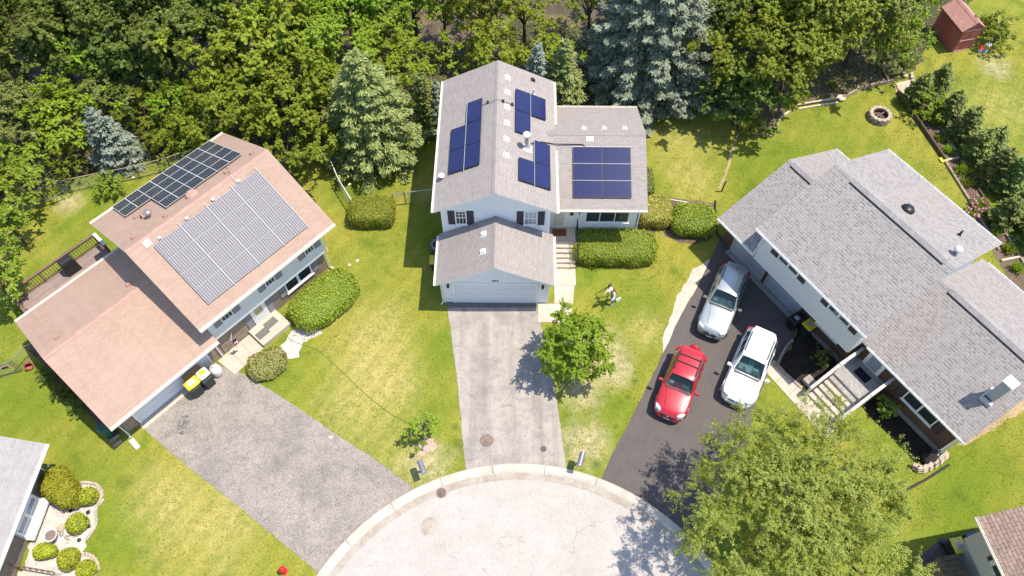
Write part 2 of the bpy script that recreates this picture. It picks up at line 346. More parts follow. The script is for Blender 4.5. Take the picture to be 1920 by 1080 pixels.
M['barkl']=plain('pale_bark',(.24,.20,.15),.9,0,0,.35,5,.3,.8)
M['stone']=plain('tan_stone_block',(.46,.37,.28),.9,0,0,.3,4,.3,.6)
M['stoneg']=plain('grey_tan_stone',(.36,.30,.26),.9,0,0,.35,5,.3,.6)
M['rust']=plain('rusty_iron',(.26,.19,.15),.75,.3,0,.35,9,.4,.5)
M['yellow']=plain('yellow_lid',(.66,.50,.020),.45,0,0,.08,4)
M['yellowp']=plain('pale_yellow_lid',(.62,.53,.09),.45,0,0,.1,4)
M['sticker']=plain('grey_blue_sticker',(.34,.38,.44),.5,0,0,.15,20)
M['bingreen']=plain('dark_green_bin',(.020,.032,.022),.5,0,0,.2,6)
M['green']=plain('green_plastic',(.01,.10,.065),.45,0,0,.2,6)
M['red']=plain('red_paint',(.55,.015,.02),.35,0,0,.1,6)
M['shed']=plain('red_brown_boards',(.42,.12,.095),.75,0,0,.2,6,.3,.3)
M['shedd']=plain('dark_red_trim',(.20,.06,.05),.75,0,0,.2,6)
M['shedroof']=plain('faded_pink_roof',(.46,.24,.20),.85,0,0,.2,5,.3,.3)
M['shedl']=plain('pale_pink_batten',(.55,.40,.36),.7,0,0,.1,5)
M['ivory']=plain('ivory_bag',(.74,.68,.62),.6,0,0,.15,8,.4,.3)
M['cardboard']=plain('cardboard',(.30,.19,.09),.85,0,0,.2,5)
M['orange']=plain('orange_print',(.60,.30,.03),.6,0,0,.3,6)
M['doormat']=plain('grey_doormat',(.17,.155,.14),.95,0,0,.2,20,.2,.5)
M['redmat']=plain('red_brown_doormat',(.25,.085,.050),.95,0,0,.2,20,.2,.5)
M['blackmat']=plain('black_doormat',(.020,.020,.022),.95,0,0,.3,20,.2,.5)
M['navy']=plain('navy_cloth',(.03,.05,.20),.8)
M['flagred']=plain('red_cloth',(.45,.02,.03),.8)
M['hose']=plain('green_hose',(.08,.20,.04),.5)
M['pipe']=plain('black_drain_pipe',(.030,.028,.028),.6,0,0,.3,8)
# ---------------------------------------------------------------- building helpers
def W(x,y,rot=0): return Matrix.Translation((x,y,0)) @ Matrix.Rotation(rot,4,'Z')   # wall frame: u = +x, outwards = -y
def slab(mb,axis,a0,a1,prof,th=.13,mi=0,mt=1):
    """gable / mono-pitch roof slab along an axis; prof = [(b,z),...] across it"""
    f=(lambda a,b,z:(a,b,z)) if axis=='x' else (lambda a,b,z:(b,a,z))
    d=0
    for (b0,z0),(b1,z1) in zip(prof,prof[1:]):
        L=math.hypot(b1-b0,z1-z0)
        mb.face([f(a0,b0,z0),f(a1,b0,z0),f(a1,b1,z1),f(a0,b1,z1)],mi,[(a0,d),(a1,d),(a1,d+L),(a0,d+L)])
        mb.face([f(a0,b0,z0-th),f(a0,b1,z1-th),f(a1,b1,z1-th),f(a1,b0,z0-th)],mt)
        for a in (a0,a1): mb.face([f(a,b0,z0),f(a,b1,z1),f(a,b1,z1-th),f(a,b0,z0-th)],mt)
        d+=L
    for b,z in (prof[0],prof[-1]): mb.face([f(a0,b,z),f(a1,b,z),f(a1,b,z-th),f(a0,b,z-th)],mt)
    return mb
def roof(par,axis,a0,a1,prof,mat,trim,capm,capridge=True,name='roof'):
    r=slab(MB(),axis,a0,a1,prof).build(name,[mat,trim],par)
    if capridge and len(prof)==3:
        (b0,z0),(bm,zm),(b1,z1)=prof
        s0=(zm-z0)/(bm-b0); s1=(zm-z1)/(b1-bm); w=.16
        slab(MB(),axis,a0+.01,a1-.01,[(bm-w,zm-s0*w+.022),(bm,zm+.022),(bm+w,zm-s1*w+.022)],.02,0,0).build('ridge_cap',capm,r)
    return r
def gutter(par,p0,p1,mat,w=.12,h=.11,side=None,brackets=0):
    """open channel gutter hung along an eave from p0 to p1 (local), lying outside on the given side"""
    p0=Vector(p0);p1=Vector(p1);t=(p1-p0).normalized();n=Vector((t.y,-t.x,0)) if side is None else Vector(side)
    mb=MB();th=.018
    def bar(o0,o1,z0,z1):
        i=[p0+n*o0+Vector((0,0,z0)),p1+n*o0+Vector((0,0,z0)),p1+n*o1+Vector((0,0,z0)),p0+n*o1+Vector((0,0,z0))]
        j=[q+Vector((0,0,z1-z0)) for q in i]; a=[mb.add(q) for q in i]; b=[mb.add(q) for q in j]
        mb.fidx(a[::-1]);mb.fidx(b)
        for k in range(4): mb.fidx((a[k],a[(k+1)%4],b[(k+1)%4],b[k]))
    bar(.003,th,-h,-.012); bar(w-th,w,-h,-.012); bar(th+.001,w-th-.001,-h,-h+.03)
    L=(p1-p0).length
    for k in range(brackets):
        q=p0+t*(L*(k+.5)/brackets); mb.obox(q+n*(w/2)+Vector((0,0,-.008)),(.03,w+.02,.022),math.atan2(t.y,t.x))
    return mb.build('gutter',mat,par)
def window(par,Mx,u0,u1,z0,z1,frame,glass,mull=(),rails=(),fw=.07,out=.045,sill=True,name='window'):
    mb=MB(Mx)
    mb.box(u0,u0+fw,-out,0,z0,z1);mb.box(u1-fw,u1,-out,0,z0,z1)
    mb.box(u0+fw,u1-fw,-out,0,z1-fw,z1);mb.box(u0+fw,u1-fw,-out,0,z0,z0+fw)
    for t,w in mull: 
        c=u0+(u1-u0)*t; mb.box(c-w/2,c+w/2,-out*.8,0,z0+fw,z1-fw)
    for t,w in rails:
        c=z0+(z1-z0)*t; mb.box(u0+fw,u1-fw,-out*.7,0,c-w/2,c+w/2)
    f=mb.build(name,frame,par)
    MB(Mx).face([(u0+fw*.9,-.012,z0+fw*.9),(u1-fw*.9,-.012,z0+fw*.9),(u1-fw*.9,-.012,z1-fw*.9),(u0+fw*.9,-.012,z1-fw*.9)]).build('pane',glass,f)
    if sill: MB(Mx).box(u0-.05,u1+.05,-out-.05,-.002,z0-.06,z0-.003).build('sill',frame,f)
    return f
def shutter(par,Mx,u0,u1,z0,z1,mat):
    mb=MB(Mx); mb.box(u0,u1,-.03,0,z0,z1)
    fw=.05
    mb.box(u0,u0+fw,-.045,-.03,z0,z1);mb.box(u1-fw,u1,-.045,-.03,z0,z1)
    for t in (0,.48,.94): 
        za=z0+(z1-z0)*t; mb.box(u0+fw,u1-fw,-.045,-.03,za,za+fw)
    n=int((z1-z0)/.09)
    for k in range(n):
        za=z0+.05+k*(z1-z0-.1)/n; mb.obox(((u0+u1)/2,-.034,za+.03),(u1-u0-2*fw,.012,.05),0,R_(-25))
    return mb.build('shutter',mat,par)
def pvpanel(par,rect,zf,mat,frame,up='y',nx=6,ny=10,h=.13,fw=.025,name='solar_panel'):
    """one module lying over a roof plane; rect in local plan, zf(x,y) the roof height"""
    x0,x1,y0,y1=rect; g=.008; x0+=g;x1-=g;y0+=g;y1-=g  # clamp gap
    q=[(x0,y0),(x1,y0),(x1,y1),(x0,y1)]; f=lambda p,dz:(p[0],p[1],zf(*p)+dz)
    a,b=(nx,ny)
    uv=[(0,0),(a,0),(a,b),(0,b)] if up=='y' else [(0,0),(0,b),(a,b),(a,0)]
    i0,i1,j0,j1=x0+fw,x1-fw,y0+fw,y1-fw; qi=[(i0,j0),(i1,j0),(i1,j1),(i0,j1)]
    mb=MB(); mb.face([f(p,h) for p in qi],0,uv)
    for k in range(4):
        n=(k+1)%4
        mb.face([f(q[k],h+.004),f(q[n],h+.004),f(qi[n],h+.004),f(qi[k],h+.004)],1)
        mb.face([f(q[k],h+.004),f(q[k],h-.045),f(q[n],h-.045),f(q[n],h+.004)],1)
        mb.face([f(qi[k],h+.004),f(qi[n],h+.004),f(qi[n],h),f(qi[k],h)],1)
    mb.face([f(p,h-.045) for p in q[::-1]],1)
    return mb.build(name,[mat,frame],par)
def railbar(par,p,q,zf,mat,h=.075,r=.018,name='mounting_rail'):
    n=8; pts=[]
    for k in range(n+1):
        x=p[0]+(q[0]-p[0])*k/n; y=p[1]+(q[1]-p[1])*k/n; pts.append((x,y,zf(x,y)+h))
    return MB().tube(pts,r,4).build(name,mat,par)
def boxvent(par,x,y,zf,mat,s=.30,h=.14,name='roof_vent'):
    z=zf(x,y); e=.1
    nx=(zf(x+e,y)-zf(x-e,y))/(2*e); ny=(zf(x,y+e)-zf(x,y-e))/(2*e)
    M_=Matrix.Translation((x,y,z)) @ Matrix(((1,0,0,0),(0,1,0,0),(nx,ny,1,0),(0,0,0,1)))
    mb=MB(M_); a=s/2
    mb.prism([(-a*1.25,-a*1.25),(a*1.25,-a*1.25),(a*1.25,a*1.25),(-a*1.25,a*1.25)],.004,.016)
    mb.prism([(-a,-a),(a,-a),(a,a),(-a,a)],.02,h,0,[(-a*.82,-a*.82),(a*.82,-a*.82),(a*.82,a*.82),(-a*.82,a*.82)])
    return mb.build(name,mat,par,bevel=.012)
def stack(par,x,y,z,mat,r=.05,h=.4,cap=None,name='vent_pipe'):
    mb=MB().lathe([(r,-.15),(r,h)],(x,y,z),12).lathe([(r*2.2,-.02),(r*1.2,.06)],(x,y,z),12)
    o=mb.build(name,mat,par,smooth=False)
    if cap: MB().lathe([(r*1.0,h-.02),(r*2.1,h+.01),(r*2.3,h+.08),(r*1.6,h+.17),(.01,h+.2)],(x,y,z),14).build('cap',cap,o,smooth=True)
    return o
def downspout(par,pts,mat,r=.045): return MB().tube(pts,r,4).build('downspout',mat,par)
def pent(mb,x0,x1,prof,mi=0): return mb.extr(prof,'x',x0,x1,mi)
def lamp(par,Mx,u,z):
    mb=MB(Mx).box(u-.05,u+.05,-.03,0,z-.1,z+.12); mb.lathe([(.03,0),(.075,.05),(.085,.2),(.05,.24),(.01,.28)],(u,-.12,z-.14),8)
    return mb.build('wall_lamp',M['blackm'],par)
def textmesh(txt,size,name,mat,par,loc,rot):
    cu=bpy.data.curves.new('t','FONT'); cu.body=txt; cu.size=size; cu.align_x='CENTER'; cu.align_y='CENTER'; cu.extrude=.004
    t=bpy.data.objects.new('t',cu); COL.objects.link(t)
    bpy.context.view_layer.update()
    me=bpy.data.meshes.new_from_object(t.evaluated_get(bpy.context.evaluated_depsgraph_get()))
    bpy.data.objects.remove(t); me.materials.clear(); me.materials.append(mat); me.name=name
    o=link(name,me,par); o.location=loc; o.rotation_euler=rot; return o

# ================================================================ 1. central white house
HC=thing('house','white sided house with blue solar panels at the head of the middle driveway','house',(-.91,24.48,0),-.01)
zc=lambda x,y:7.01-(1.64/3.36)*abs(x)
def zw(x,y): return 5.63-(1.56/4.33)*(5.54-y) if y<5.54 else 5.63-(1.56/3.58)*(y-5.54)
zg=lambda x,y:4.50-(1.77/3.28)*abs(x)
roof(HC,'y',0,9.95,[(-3.36,5.37),(0,7.01),(3.36,5.37)],M['roof_tan'],M['white'],M['cap_tan'])
roof(HC,'y',-3.04,.40,[(-3.28,2.73),(0,4.50),(3.28,2.73)],M['roof_tan'],M['white'],M['cap_tan'])
wr=MB()
# wing roof: ridge runs into the main roof slope
wr.face([(3.04,1.21,4.07),(8.57,1.21,4.07),(8.57,5.54,5.63),(2.76,5.54,5.63),(3.04,4.45,5.24)],0,[(3.04,0),(8.57,0),(8.57,4.6),(2.76,4.6),(3.04,3.45)])
wr.face([(8.57,9.12,4.07),(3.04,9.12,4.07),(3.04,6.4,5.26),(2.76,5.54,5.63),(8.57,5.54,5.63)],0,[(8.57,8.5),(3.04,8.5),(3.04,5.6),(2.76,4.6),(8.57,4.6)])
for a,b in (((3.04,1.21,4.07),(8.57,1.21,4.07)),((8.57,9.12,4.07),(3.04,9.12,4.07)),((8.57,1.21,4.07),(8.57,5.54,5.63)),((8.57,5.54,5.63),(8.57,9.12,4.07))):
    wr.face([a,b,(b[0],b[1],b[2]-.14),(a[0],a[1],a[2]-.14)],1)
wr.face([(3.04,1.21,3.93),(3.04,5.54,5.49),(8.57,5.54,5.49),(8.57,1.21,3.93)],1); wr.face([(3.04,9.12,3.93),(8.57,9.12,3.93),(8.57,5.54,5.49),(3.04,5.54,5.49)],1)
wro=wr.build('roof',[M['roof_tan'],M['white']],HC)
slab(MB(),'x',2.8,8.55,[(5.38,5.594),(5.54,5.652),(5.70,5.582)],.02,0,0).build('ridge_cap',M['cap_tan'],wro)
wall=MB()
wall.extr([(-3.02,0),(3.02,0),(3.02,5.38),(0,6.85),(-3.02,5.38)],'y',.40,9.6)
wall.build('wall',M['sid_white'],HC)
MB().extr([(-3.03,0),(3.03,0),(3.03,2.70),(0,4.335),(-3.03,2.70)],'y',-2.55,.398).build('wall',M['sid_white'],HC)
MB().extr([(2.15,0),(8.7,0),(8.7,4.08),(5.54,5.46),(2.15,4.25)],'x',3.022,8.30).build('wall',M['sid_white'],HC)
fw=W(0,.40); gw=W(0,-2.55); ww=W(0,2.15)
MB(fw).box(-3.03,-2.91,-.02,0,2.6,5.2).box(2.91,3.03,-.02,0,2.6,5.2).build('corner_trim',M['white'],HC)
MB(gw).box(-3.04,-2.92,-.02,0,0,2.72).box(2.92,3.04,-.02,0,0,2.72).build('corner_trim',M['white'],HC)
for a,b,c,d in ((-2.66,-2.28,-1.60,-1.22),(1.17,1.54,2.34,2.72)):
    shutter(HC,fw,a,b,3.72,4.94,M['shut']); shutter(HC,fw,c,d,3.72,4.94,M['shut'])
    window(HC,fw,b+.02,c-.02,3.72,4.95,M['white'],M['glass'] if a<0 else M['curtain'],[(.36,.025),(.66,.025)],[(.5,.06),(.74,.025)],.06)
gd=MB(gw).box(-2.44,2.42,-.05,0,2.06,2.20).box(-2.44,-2.32,-.05,0,0,2.06).box(2.30,2.42,-.05,0,0,2.06).build('garage_door_frame',M['white'],HC)
dd=MB(gw)
for k in range(4):
    dd.box(-2.315,2.295,-.03,0,.02+k*.51,.02+k*.51+.495)
    for j in range(8): dd.box(-2.25+j*.57,-2.25+j*.57+.47,-.036,-.03,.10+k*.51,.02+k*.51+.42)
dd.build('garage_door',M['gar_door'],HC); MB(gw).box(-2.315,2.295,-.034,0,-.0,.018).build('door_seal',M['black'],HC)
lamp(HC,gw,-2.67,1.95); lamp(HC,gw,2.67,1.92)
nm=MB(gw)
for k in range(3): 
    u=-.13+k*.13; nm.box(u-.04,u+.04,-.02,0,2.36,2.50); nm.box(u-.012,u+.02,-.026,-.02,2.40,2.46)
nm.build('house_number',M['black'],HC)
# wing front: entry door, side light, picture window
d=MB(ww).box(3.16,4.20,-.04,0,1.10,3.12).build('door_frame',M['white'],HC)
e=MB(ww).box(3.24,4.10,-.055,-.04,1.14,3.06); dr=e.build('door',M['doorw'],HC); MB(ww).box(3.36,3.98,-.062,-.055,1.30,2.86).build('pane',plain('door_pane',(.62,.56,.46),.2),dr)
MB(ww).lathe([(.02,0),(.03,.02),(.02,.05)],(4.03,-.08,2.02),8).build('handle',M['steel'],dr)
e=MB(ww).box(4.20,4.62,-.045,0,1.12,3.12).build('side_light_panel',M['doorw'],HC); MB(ww).box(4.30,4.52,-.052,-.045,2.30,2.86).build('pane',M['glass'],e)
MB(ww).box(4.80,4.92,-.10,0,2.62,2.74).tube([(4.86,-.08,2.7),(4.86,-.12,2.5)],.035,6).build('wall_lamp',M['blackm'],HC)
window(HC,ww,5.22,7.85,1.62,3.10,M['white'],M['glass'],[(.33,.05),(.67,.05)],[],.08)
gutter(HC,(-3.36,9.95,5.37),(-3.36,0,5.37),M['cream'],.13,.11,(-1,0,0),9)
gutter(HC,(3.36,9.95,5.37),(3.36,6.45,5.37),M['cream'],.13,.11,(1,0,0),3); gutter(HC,(3.36,4.45,5.37),(3.36,0,5.37),M['cream'],.13,.11,(1,0,0),4)
gutter(HC,(-3.28,.3,2.73),(-3.28,-3.04,2.73),M['cream'],.13,.11,(-1,0,0),4); gutter(HC,(3.28,.3,2.73),(3.28,-3.04,2.73),M['cream'],.13,.11,(1,0,0),4)
gutter(HC,(3.5,1.21,4.07),(8.57,1.21,4.07),M['cream'],.13,.11,(0,-1,0),6); gutter(HC,(3.5,9.12,4.07),(8.57,9.12,4.07),M['cream'],.12,.11,(0,1,0),5)
downspout(HC,[(-3.2,-2.75,2.62),(-3.08,-2.6,2.4),(-3.08,-2.6,.12),(-3.2,-2.75,.06)],M['white'])
downspout(HC,[(8.4,1.3,3.95),(8.38,2.05,3.7),(8.38,2.05,.15),(8.5,1.9,.08)],M['white'])
# solar modules: two stepped columns on the left slope, two L groups on the right slope, six on the wing
B=M['blackm']
def cpv(x0,x1,ys): 
    for a,b in zip(ys,ys[1:]): pvpanel(HC,(x0,x1,a,b),zc,M['pv_blue'],B,'y')
cpv(-1.75,-.87,[2.22,3.88,5.54,7.18]); cpv(-2.64,-1.76,[2.22,3.86,5.50])
cpv(1.04,1.92,[4.71,6.38,8.05]); cpv(1.93,2.82,[6.37,8.05])
cpv(2.13,3.03,[1.31,2.93,4.55]); cpv(1.25,2.12,[1.31,2.93])
for j in range(3):
    for i in range(2): pvpanel(HC,(4.36+i*1.65,4.36+(i+1)*1.65,1.80+j*.95,1.80+(j+1)*.95),zw,M['pv_blue'],B,'x')
for x,y0,y1 in ((-1.755,2.1,7.25),(1.925,4.65,8.1),(2.125,1.25,4.6)): railbar(HC,(x,y0),(x,y1),zc,M['alu'],.142,.012)
for y in (2.75,3.70): railbar(HC,(4.3,y),(7.75,y),zw,M['alu'],.142,.012)
railbar(HC,(4.32,4.69),(7.75,4.69),zw,M['alu'],.11,.02); railbar(HC,(6.01,1.78),(6.01,4.66),zw,B,.14,.012)
for y in (8.79,7.60,6.41,5.21,4.01,2.84): boxvent(HC,.57,y,zc,M['ventw'],.26,.13)
for x,y in ((5.03,6.15),(6.21,6.17),(7.41,6.19)): boxvent(HC,x,y,zw,M['ventw'],.26,.12)
MB().obox((5.34,5.17,5.53),(.42,.3,.03),0,R_(20)).build('roof_vent',M['ventw'],HC)
boxvent(HC,2.08,9.39,zc,M['black'],.22,.12); stack(HC,2.12,8.29,zc(2.12,8),M['alu'],.045,.35)
for y in (-.60,-1.76): boxvent(HC,-.68,y,zg,M['ventw'],.28,.15)
fl=stack(HC,1.68,3.92,zc(1.68,4),M['steel'],.10,.95,M['white'],'flue_pipe'); boxvent(HC,1.75,3.85,zc,M['alu'],.40,.03,'flashing')
MB().tube([(x,6.72+.05*math.sin(x*3),zc(x,0)+.05) for x in (-.85,-.5,-.2,0,.25,.6,1.0)],.02,5).build('conduit',M['steel'],HC)
for x in (-.55,.34,.86): MB().obox((x,6.73,zc(x,0)+.08),(.13,.16,.11)).build('junction_box',M['black'],HC)
MB().tube([(1.95,4.25,zc(1.95,4)+.07),(2.5,4.62,zc(2.5,4)+.07),(3.0,4.75,zc(3,4)+.07),(3.3,4.82,5.42+.05),(4.9,4.84,zw(4.9,4.84)+.05),(5.1,4.70,zw(5,4.7)+.06)],.028,5).build('conduit',M['blackm'],HC)
dish=MB().lathe([(.01,0),(.10,.02),(.17,.07),(.175,.075),(.10,.03),(.01,.012)],(-3.0,2.15,zc(-3,2)+.22),14); dish.tube([(-3.0,2.15,zc(-3,2)),(-3.0,2.15,zc(-3,2)+.24)],.02,6); dish.build('satellite_dish',M['white'],HC)
# entry steps
st=MB()
st.box(3.06,4.70,1.0,2.14,0,1.10)
for k in range(5): st.box(3.30,4.70,1.0-(k+1)*.235,1.0-k*.235-.002,0,1.10-(k+1)*.183)
st.build('entry_steps',M['concrete'],HC)
rl=MB()
for y,z in ((2.0,1.1),(1.0,1.1),(.4,.62),(-.15,.02)): rl.tube([(4.78,y,z-.1),(4.78,y,z+.95)],.022,6)
rl.tube([(4.78,2.05,2.03),(4.78,1.0,2.03),(4.78,-.2,.97)],.026,6); rl.tube([(4.78,2.05,1.6),(4.78,1.0,1.6),(4.78,-.2,.54)],.014,6)
rl.build('handrail',M['blackm'],HC)

# ================================================================ 2. pink roofed house on the left
HL=thing('house','white and stone house with pinkish roof, solar arrays, garage and back deck','house',(-15.9,17.8,0),.84)
def zl(x,y): return 4.32+2.51*(y/4.7) if y<4.7 else 6.83-2.51*(y-4.7)/5.28
def zlg(x,y): return 2.69+1.6*(y+.09)/4.6 if y<4.51 else 4.29-1.6*(y-4.51)/4.37
roof(HL,'x',0,9.03,[(0,4.32),(4.7,6.83),(9.98,4.32)],M['roof_pink'],M['cream'],M['cap_pink'])
roof(HL,'x',-6.13,.42,[(-.09,2.69),(4.51,4.29),(8.88,2.69)],M['roof_pink'],M['cream'],M['cap_pink'])
MB().extr([(.40,2.04),(9.5,2.04),(9.5,4.40),(4.7,6.68),(.40,4.38)],'x',.43,8.15).build('wall',M['sid_pale'],HL)
MB().box(.47,8.10,.72,9.3,0,2.038).build('wall',M['stonewall'],HL)
MB().extr([(.72,0),(8.5,0),(8.5,2.68),(4.5,4.14),(.72,2.84)],'x',-5.80,.428).build('wall',M['stonewall'],HL)
lu=W(0,.40); ll=W(0,.72)
for a,b in ((1.25,1.95),(4.17,4.80),(6.94,7.57)):
    window(HL,lu,a,b,2.98,3.86,M['white'],M['glass'],[(.34,.02),(.67,.02)],[(.5,.04)],.05)
    shutter(HL,lu,a-.46,a-.02,2.94,3.88,M['shutg']); shutter(HL,lu,b+.02,b+.47,2.94,3.88,M['shutg'])
window(HL,ll,5.18,7.08,.72,1.78,M['white'],M['glass'],[(.49,.16)],[],.09); shutter(HL,ll,4.72,5.14,.70,1.80,M['shutg']); shutter(HL,ll,7.12,7.55,.70,1.80,M['shutg'])
MB(ll).box(2.74,3.74,-.05,0,.30,2.02).build('door_frame',M['white'],HL); e=MB(ll).box(2.82,3.66,-.065,-.05,.33,1.98).build('door',M['doorw'],HL); MB(ll).box(2.98,3.50,-.072,-.065,1.02,1.84).build('pane',plain('warm_pane',(.40,.36,.22),.15),e)
MB(ll).lathe([(.02,0),(.03,.02),(.02,.05)],(2.9,-.10,1.05),8).build('handle',M['steel'],e)
shutter(HL,ll,2.30,2.70,.32,1.98,M['shutg']); shutter(HL,ll,3.78,4.18,.32,1.98,M['shutg'])
MB(ll).box(-5.10,-.33,-.05,0,2.02,2.16).box(-5.10,-4.98,-.05,0,0,2.02).box(-.45,-.33,-.05,0,0,2.02).build('garage_door_frame',M['white'],HL)
dd=MB(ll)
for k in range(4): dd.box(-4.975,-.455,-.03,0,.02+k*.5,.02+k*.5+.485)
dd.build('garage_door',M['gar_door'],HL); MB(ll).box(-4.975,-.455,-.034,0,0,.018).build('door_seal',M['black'],HL)
MB(ll).box(-5.35,-5.18,-.08,0,1.55,1.72).build('wall_lamp',M['ventw'],HL)
gutter(HL,(0,0,4.33),(9.03,0,4.33),M['cream'],.15,.14,(0,-1,0)); gutter(HL,(0,9.98,4.33),(9.03,9.98,4.33),M['cream'],.15,.14,(0,1,0))
gutter(HL,(-6.13,-.09,2.70),(.42,-.09,2.70),M['cream'],.15,.14,(0,-1,0)); gutter(HL,(-6.13,8.88,2.70),(.42,8.88,2.70),M['cream'],.15,.14,(0,1,0))
downspout(HL,[(8.9,-.05,4.2),(8.35,.35,3.95),(8.25,.35,2.1),(8.2,.62,1.8),(8.2,.62,.12),(8.3,.45,.07)],M['white'])
downspout(HL,[(-6.0,-.08,2.6),(-5.86,.62,2.3),(-5.86,.62,.12),(-5.9,.4,.08)],M['white']); MB().obox((-5.95,-.05,.04),(.26,.7,.07)).build('splash_block',M['offwhite'],HL)
downspout(HL,[(.34,-.05,2.6),(.25,.6,2.35),(.25,.64,.1)],M['white'])
for i in range(8):
    for j in range(4): pvpanel(HL,(1.19+i*.826,1.19+(i+1)*.826,.58+j*.88,.58+(j+1)*.88),zl,M['pv_glare'],M['pvframe'],'y',6,12,.15,.014)
for i in range(8):
    for j in range(2 if i<2 else 4): pvpanel(HL,(1.42+i*.828,1.42+(i+1)*.828,9.95-(j+1)*1.02,9.95-j*1.02),zl,M['pv_dark'],M['alu'],'y',6,12,.15,.022)
for i in range(1,8,2):
    railbar(HL,(1.19+(i+1)*.826,.5),(1.19+(i+1)*.826,4.28),zl,M['alu'],.165,.014)
    MB().obox((1.19+(i-.4)*.826,4.22,zl(0,4.22)+.12),(.16,.14,.08)).build('junction_box',M['white'],HL)
for i in (2,4,6): railbar(HL,(1.42+i*.828,5.75),(1.42+i*.828,9.97),zl,M['alu'],.17,.016)
tv=MB().lathe([(.36,.02),(.38,.06),(.30,.16),(.18,.20),(.01,.21)],(4.49,5.49,zl(0,5.49)-.03),18); tv.build('round_roof_vent',M['ventp'],HL,smooth=True)
stack(HL,2.23,6.32,zl(0,6.32),M['ventp'],.09,.28,M['steel']); stack(HL,1.9,6.75,zl(0,6.75),M['blackm'],.035,.22)
for x,y in ((2.71,5.28),(1.76,7.2),(6.62,5.31),(8.39,5.37),(.84,5.34)): boxvent(HL,x,y,zl,M['ventp'],.27,.11)
MB().obox((1.07,4.39,zl(0,4.39)+.03),(.36,.36,.04),0,R_(28)).build('roof_flashing',M['ventw'],HL)
for x in (-.83,-5.04): boxvent(HL,x,5.26,zlg,M['ventp'],.27,.12)
MB().tube([(6.9,5.75,zl(0,5.75)+.05),(6.65,5.0,zl(0,5)+.05),(6.55,4.7,6.9),(6.5,4.15,zl(0,4.15)+.06)],.022,5).build('conduit',M['steel'],HL)
# deck behind the garage
dk=MB(); dk.box(-5.55,-.05,8.93,11.62,.86,1.0); dko=dk.build('deck',M['deck'],HL)
sk=MB()
for x in (-5.45,-3.6,-1.8,-.12): sk.box(x-.06,x+.06,11.45,11.57,0,.86); sk.box(x-.06,x+.06,9.2,9.32,0,.86)
sk.build('deck_post',M['railw'],dko)
rw=MB()
def prail(a,b):
    a=Vector(a);b=Vector(b);L=(b-a).length;t=(b-a)/L;an=math.atan2(t.y,t.x);c=(a+b)/2
    rw.obox((c.x,c.y,1.93),(L+.12,.15,.05),an); rw.obox((c.x,c.y,1.14),(L,.05,.08),an); rw.obox((c.x,c.y,1.84),(L,.04,.08),an)
    n=max(1,round(L/1.9))
    for k in range(n+1): q=a+t*(L*k/n); rw.obox((q.x,q.y,1.45),(.1,.1,.9),an)
    m=int(L/.15)
    for k in range(m): q=a+t*(L*(k+.5)/m); rw.obox((q.x,q.y,1.48),(.035,.035,.7),an)
prail((-5.50,11.58,0),(-.15,11.58,0)); prail((-5.50,9.0,0),(-5.50,11.5,0)); prail((-.10,11.58,0),(-.10,10.4,0))
rw.build('deck_railing',M['railw'],dko)
MB().obox((-.08,10.95,1.99),(.2,1.2,.06)).build('bench_board',M['offwhite'],dko)
# porch slab and stone facing step
MB().box(2.16,4.10,-.66,.68,0,.30).build('porch_slab',M['concrete'],HL)
fl=MB().tube([(1.35,.70,1.25),(1.0,.02,1.72)],.014,6); fo=fl.build('flag_pole',M['white'],HL)
def cloth(pts,mat,name,par):
    mb=MB(); n=len(pts)
    for k in range(n-1): mb.face([pts[k][0],pts[k][1],pts[k+1][1],pts[k+1][0]],mat and pts[k+1][2])
    return mb
fb=MB()
for k in range(7):
    z0,z1=1.70-k*.11,1.70-(k+1)*.11; s=lambda z:.05*math.sin(z*14)
    for j in range(5):
        x0,x1=1.02+j*.055-.0,1.02+(j+1)*.055; mi=0 if (k<3) else (1 if j%2==0 else 2)
        y=lambda x,z:.02+.06*math.sin(x*40)+s(z)
        fb.face([(x0,y(x0,z0),z0),(x1,y(x1,z0),z0),(x1,y(x1,z1),z1),(x0,y(x0,z1),z1)],mi)
fb.build('striped_flag',[M['navy'],M['flagred'],M['white']],fo)

# ================================================================ 3. large grey roofed split level on the right
HR=thing('house','long grey shingled house with brick base behind the three parked cars','house',(13.09,23.47,0),-.99)
def zr(x,y): return 5.33+2.06*(y/4.86) if y<4.86 else 7.39-2.06*(y-4.86)/5.22
ru=roof(HR,'x',0,7.86,[(0,5.33),(4.86,7.39),(10.08,5.33)],M['roof_grey'],M['white'],M['cap_grey'])
roof(HR,'x',-2.71,.34,[(.45,2.85),(5.2,4.91),(10.02,2.85)],M['roof_grey'],M['white'],M['cap_grey'])
roof(HR,'x',7.56,14.22,[(1.50,2.77),(6.0,4.90),(11.2,2.60)],M['roof_grey'],M['white'],M['cap_grey'])
MB().extr([(.50,2.55),(9.6,2.55),(9.6,5.38),(4.86,7.25),(.50,5.40)],'x',.36,7.55).build('wall',M['sid_pale'],HR)
MB().box(.34,7.5,.52,1.40,2.44,2.546).build('soffit',M['white'],HR)
MB().extr([(1.40,0),(9.5,0),(9.5,2.92),(5.2,4.76),(1.40,3.10)],'x',-2.42,.358).build('wall',M['brick'],HR)
MB().box(.36,7.52,1.42,9.5,0,2.43).build('wall',M['brick'],HR)
MB().extr([(1.86,0),(10.8,0),(10.8,2.62),(6.0,4.75),(1.86,2.78)],'x',7.53,13.85).build('wall',M['brick'],HR)
MB().box(4.0,7.5,1.32,1.41,0,.30).box(10.0,13.92,1.77,1.858,0,.32).box(13.852,13.93,1.77,10.8,0,.32).build('foundation',M['found'],HR)
ru_=W(0,.50); rl_=W(0,1.42); rg_=W(0,1.40); rr_=W(0,1.86)
